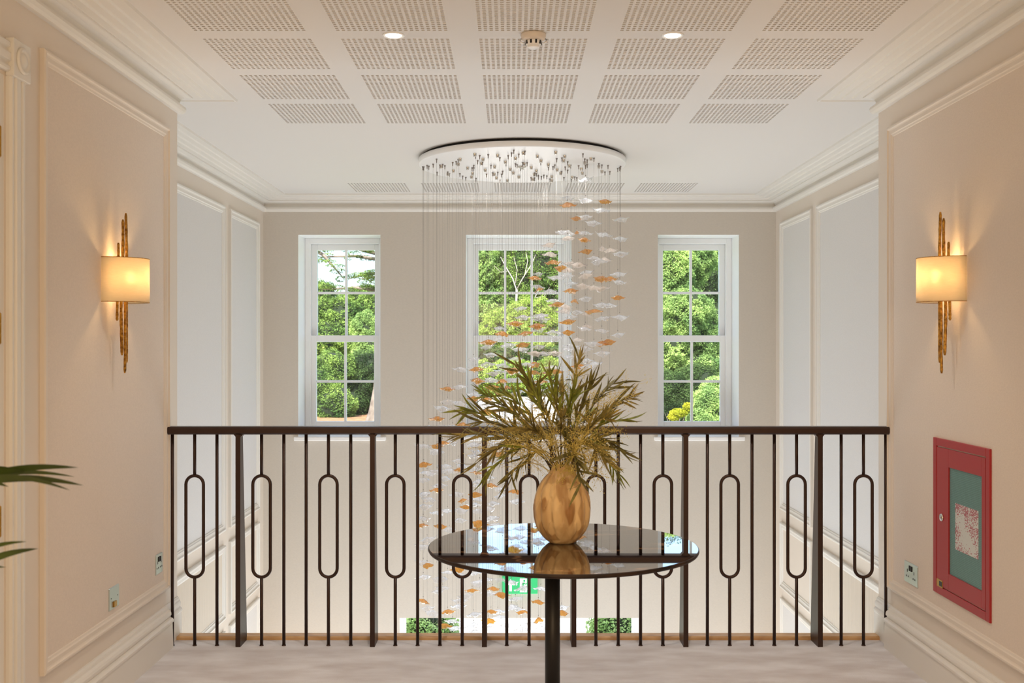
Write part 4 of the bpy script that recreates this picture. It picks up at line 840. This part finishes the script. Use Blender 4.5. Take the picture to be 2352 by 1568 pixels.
# middle window
plant('broadleaf_tree', 'tall dappled green tree filling the upper left of the middle window', 'tree', at(1120, 0, 48).x, 48, [B(1105, 660, 48, 1.6, 2.4), B(1150, 620, 48.5, 1.5, 2.2), B(1085, 720, 48, 1.8, 2), B(1140, 730, 47.5, 1.5, 1.6), B(1130, 560, 49, 1.1, 1.2)], LG['pale'], 30000, .10, .3)
plant('broadleaf_tree', 'darker green tree in the upper right of the middle window', 'tree', at(1260, 0, 46).x, 46, [B(1240, 620, 46, 1.8, 1.8), B(1290, 660, 46, 1.8, 2.4), B(1225, 560, 46.5, 1.8, 1.5), B(1300, 580, 46.5, 1.8, 1.6), B(1330, 720, 46, 2, 2), B(1230, 700, 46.4, 1.6, 1.5)], LG['mid'], 30000, .10, .3)
plant('broadleaf_tree', 'bright lime green tree low in the middle window', 'tree', at(1200, 0, 40).x, 40, [B(1170, 760, 40, 1.3, 1.0), B(1230, 740, 40.3, 1.3, 1.1), B(1280, 760, 40, 1.2, .9), B(1130, 800, 40, 1.2, .8), B(1210, 810, 39.7, 1.4, .9), B(1290, 830, 40, 1.3, .9)], LG['lime'], 26000, .085, .2)
plant('laurel_hedge', 'bright leafy laurel hedge along the drive in the middle window', 'hedge', at(1180, 0, 37.5).x, 37.5, [B(x, 870-8*(i % 2), 37.5, .75, .72) for i, x in enumerate(range(1050, 1400, 42))], LG['lime'], 20000, .075, .05)
plant('laurel_hedge', 'dark hedge behind the laurel hedge in the middle window', 'hedge', at(1200, 0, 39).x, 38.8, [B(x, 835, 38.8, .9, .8) for x in range(1040, 1420, 60)], LG['dark'], 16000, .075, .05)
dt = tag(empty('bare_tree', (at(1187, 0, 41.2).x, 41.2, gz(41.2))), 'pale bare branched tree in the centre of the middle window', 'tree'); o0 = dt.location.copy(); mb = MB()
def br(pts_, r0, r1): 
    P_ = [at(a, b, 41.2+c)-o0 for a, b, c in pts_]; mb.tube(P_, [.45*r0+.45*(r1-r0)*i/(len(P_)-1) for i in range(len(P_))], 7)
br([(1190, 915, 0), (1188, 820, 0), (1189, 740, 0), (1186, 690, 0), (1187, 665, 0)], .13, .09)
br([(1187, 668, 0), (1178, 640, .2), (1160, 610, .3), (1150, 590, .4)], .06, .012); br([(1187, 665, 0), (1200, 640, -.2), (1222, 605, -.3), (1230, 585, 0)], .055, .012)
br([(1189, 730, 0), (1205, 715, .2), (1225, 690, .3), (1240, 660, .4)], .06, .015); br([(1184, 650, .1), (1188, 620, .2), (1180, 590, .3)], .03, .008); br([(1205, 632, -.2), (1212, 600, 0), (1208, 580, .1)], .028, .008); br([(1168, 622, .3), (1150, 625, .2), (1135, 610, 0)], .025, .007)
br([(1228, 684, .3), (1250, 680, .2), (1262, 660, .1)], .03, .008)
mb.build('trunk', paleBark, dt)
# right window
plant('acacia_tree', 'light green feathery tree filling the right window', 'tree', at(1560, 0, 24).x, 24, [B(1540, 620, 24, .65, .75), B(1590, 600, 24.4, .6, .6), B(1520, 700, 24, .6, .8), B(1570, 720, 23.7, .7, .7), B(1610, 770, 24, .55, .7), B(1540, 800, 24, .7, .7), B(1600, 850, 24, .7, .55), B(1640, 830, 24.3, .5, .5), B(1520, 560, 24.5, .7, .7), B(1640, 580, 25, .6, .45)], LG['pale'], 42000, .05, .12, lump=8)
plant('dark_tree', 'dark green tree at the right side of the right window', 'tree', at(1650, 0, 30).x, 30, [B(1650, 640, 30, 1.0, 1.2), B(1670, 740, 30, 1.2, 1.2), B(1590, 640, 30.5, 1.1, 1.3), B(1690, 830, 30, 1.2, 1.2), B(1520, 660, 31, 1.5, 2.0), B(1560, 780, 31, 1.6, 1.4), B(1540, 560, 31, 1.6, 1.3), B(1660, 560, 31, 1.6, 1.2)], LG['dark'], 30000, .07, .2)
plant('dark_shrub', 'dark green shrub low at the left of the right window', 'shrub', at(1545, 0, 23).x, 23, [B(1535, 900, 23, .6, .5), B(1570, 940, 22.8, .5, .45), B(1520, 950, 22.9, .5, .5), B(1600, 880, 23.4, .6, .5)], LG['dark'], 12000, .045, .05)
plant('laurel_shrub', 'pale green laurel shrub low at the right of the right window', 'shrub', at(1640, 0, 22).x, 22, [B(1635, 930, 22, .45, .42), B(1610, 965, 21.8, .35, .3), B(1665, 950, 22, .45, .45), B(1650, 890, 22.3, .4, .3)], LG['pale'], 10000, .05, .04)
plant('yellow_shrub', 'small yellow flowering shrub low in the right window', 'shrub', at(1562, 0, 21.4).x, 21.4, [B(1560, 948, 21.4, .18, .10), B(1580, 935, 21.4, .12, .12), B(1548, 958, 21.4, .12, .08)], LG['yel'], 1600, .04, .02, core=False)
plant('broadleaf_tree', 'green tree beyond the wall between the left and middle windows', 'tree', at(985, 0, 52).x, 52, [B(960, 760, 52, 2.2, 2.2), B(1000, 700, 52.5, 2.0, 2.2), B(1010, 820, 52, 2.2, 2.0)], LG['mid'], 9000, .16, .3)
plant('broadleaf_tree', 'green tree beyond the wall between the middle and right windows', 'tree', at(1400, 0, 52).x, 52, [B(1390, 720, 52, 2.4, 2.6), B(1430, 780, 52.5, 2.4, 2.6), B(1400, 620, 52, 2.0, 2.4)], LG['mid'], 9000, .16, .3)
plant('broadleaf_tree', 'green tree beyond the wall left of the left window', 'tree', at(560, 0, 44).x, 44, [B(540, 740, 44, 2.4, 2.4), B(600, 780, 44.5, 2.4, 2.2), B(560, 660, 44, 2.0, 2.0)], LG['mid'], 9000, .16, .3)
# clipped hedges by the entrance, seen through the glazing below
for x0, lab in ((-1.25, 'clipped green hedge outside the left of the entrance glazing'), (1.55, 'clipped green hedge outside the right of the entrance glazing')):
    t = tag(empty('clipped_hedge', (x0, 13, ZLOW)), lab, 'hedge'); bl = [(x0+dx, 13+.2*(j % 2), ZLOW+h, .42, .4, .42) for j, (dx, h) in enumerate([(a, b) for a in (-.6, -.2, .2) for b in (.35, .85, 1.2)])] if x0 < 0 else [(x0+dx, 13+.2*(j % 2), ZLOW+h, .42, .4, .42) for j, (dx, h) in enumerate([(a, b) for a in (-.2, .2, .6) for b in (.35, .85, 1.2)])]
    mb = MB(); mb.tube([(0, 0, 0), (0, 0, .9)], .04, 8); mb.build('stem', barkM, t); crown(bl, LG['hedge'], 16000, .045, parent=t)
mb = MB(); c0 = at(1090, 0, 33); x0, x1 = at(1060, 0, 34).x, at(1182, 0, 34).x
lw = tag(empty('garden_wall', ((x0+x1)/2, 34, gz(34))), 'low white wall with a dark coping beside the drive in the middle window', 'wall')
mb.box(x0-lw.location.x, x1-lw.location.x, -.12, .12, -.05, -(932-HY)*34/F+CZ-gz(34)); mb.build('wall_face', M['white'], lw)
mb = MB(); zt = -(932-HY)*34/F+CZ-gz(34); mb.box(x0-lw.location.x-.04, x1-lw.location.x+.04, -.17, .17, zt, zt+.10, .01); mb.build('coping', mat('dark_coping', (58, 62, 66), .6), lw)
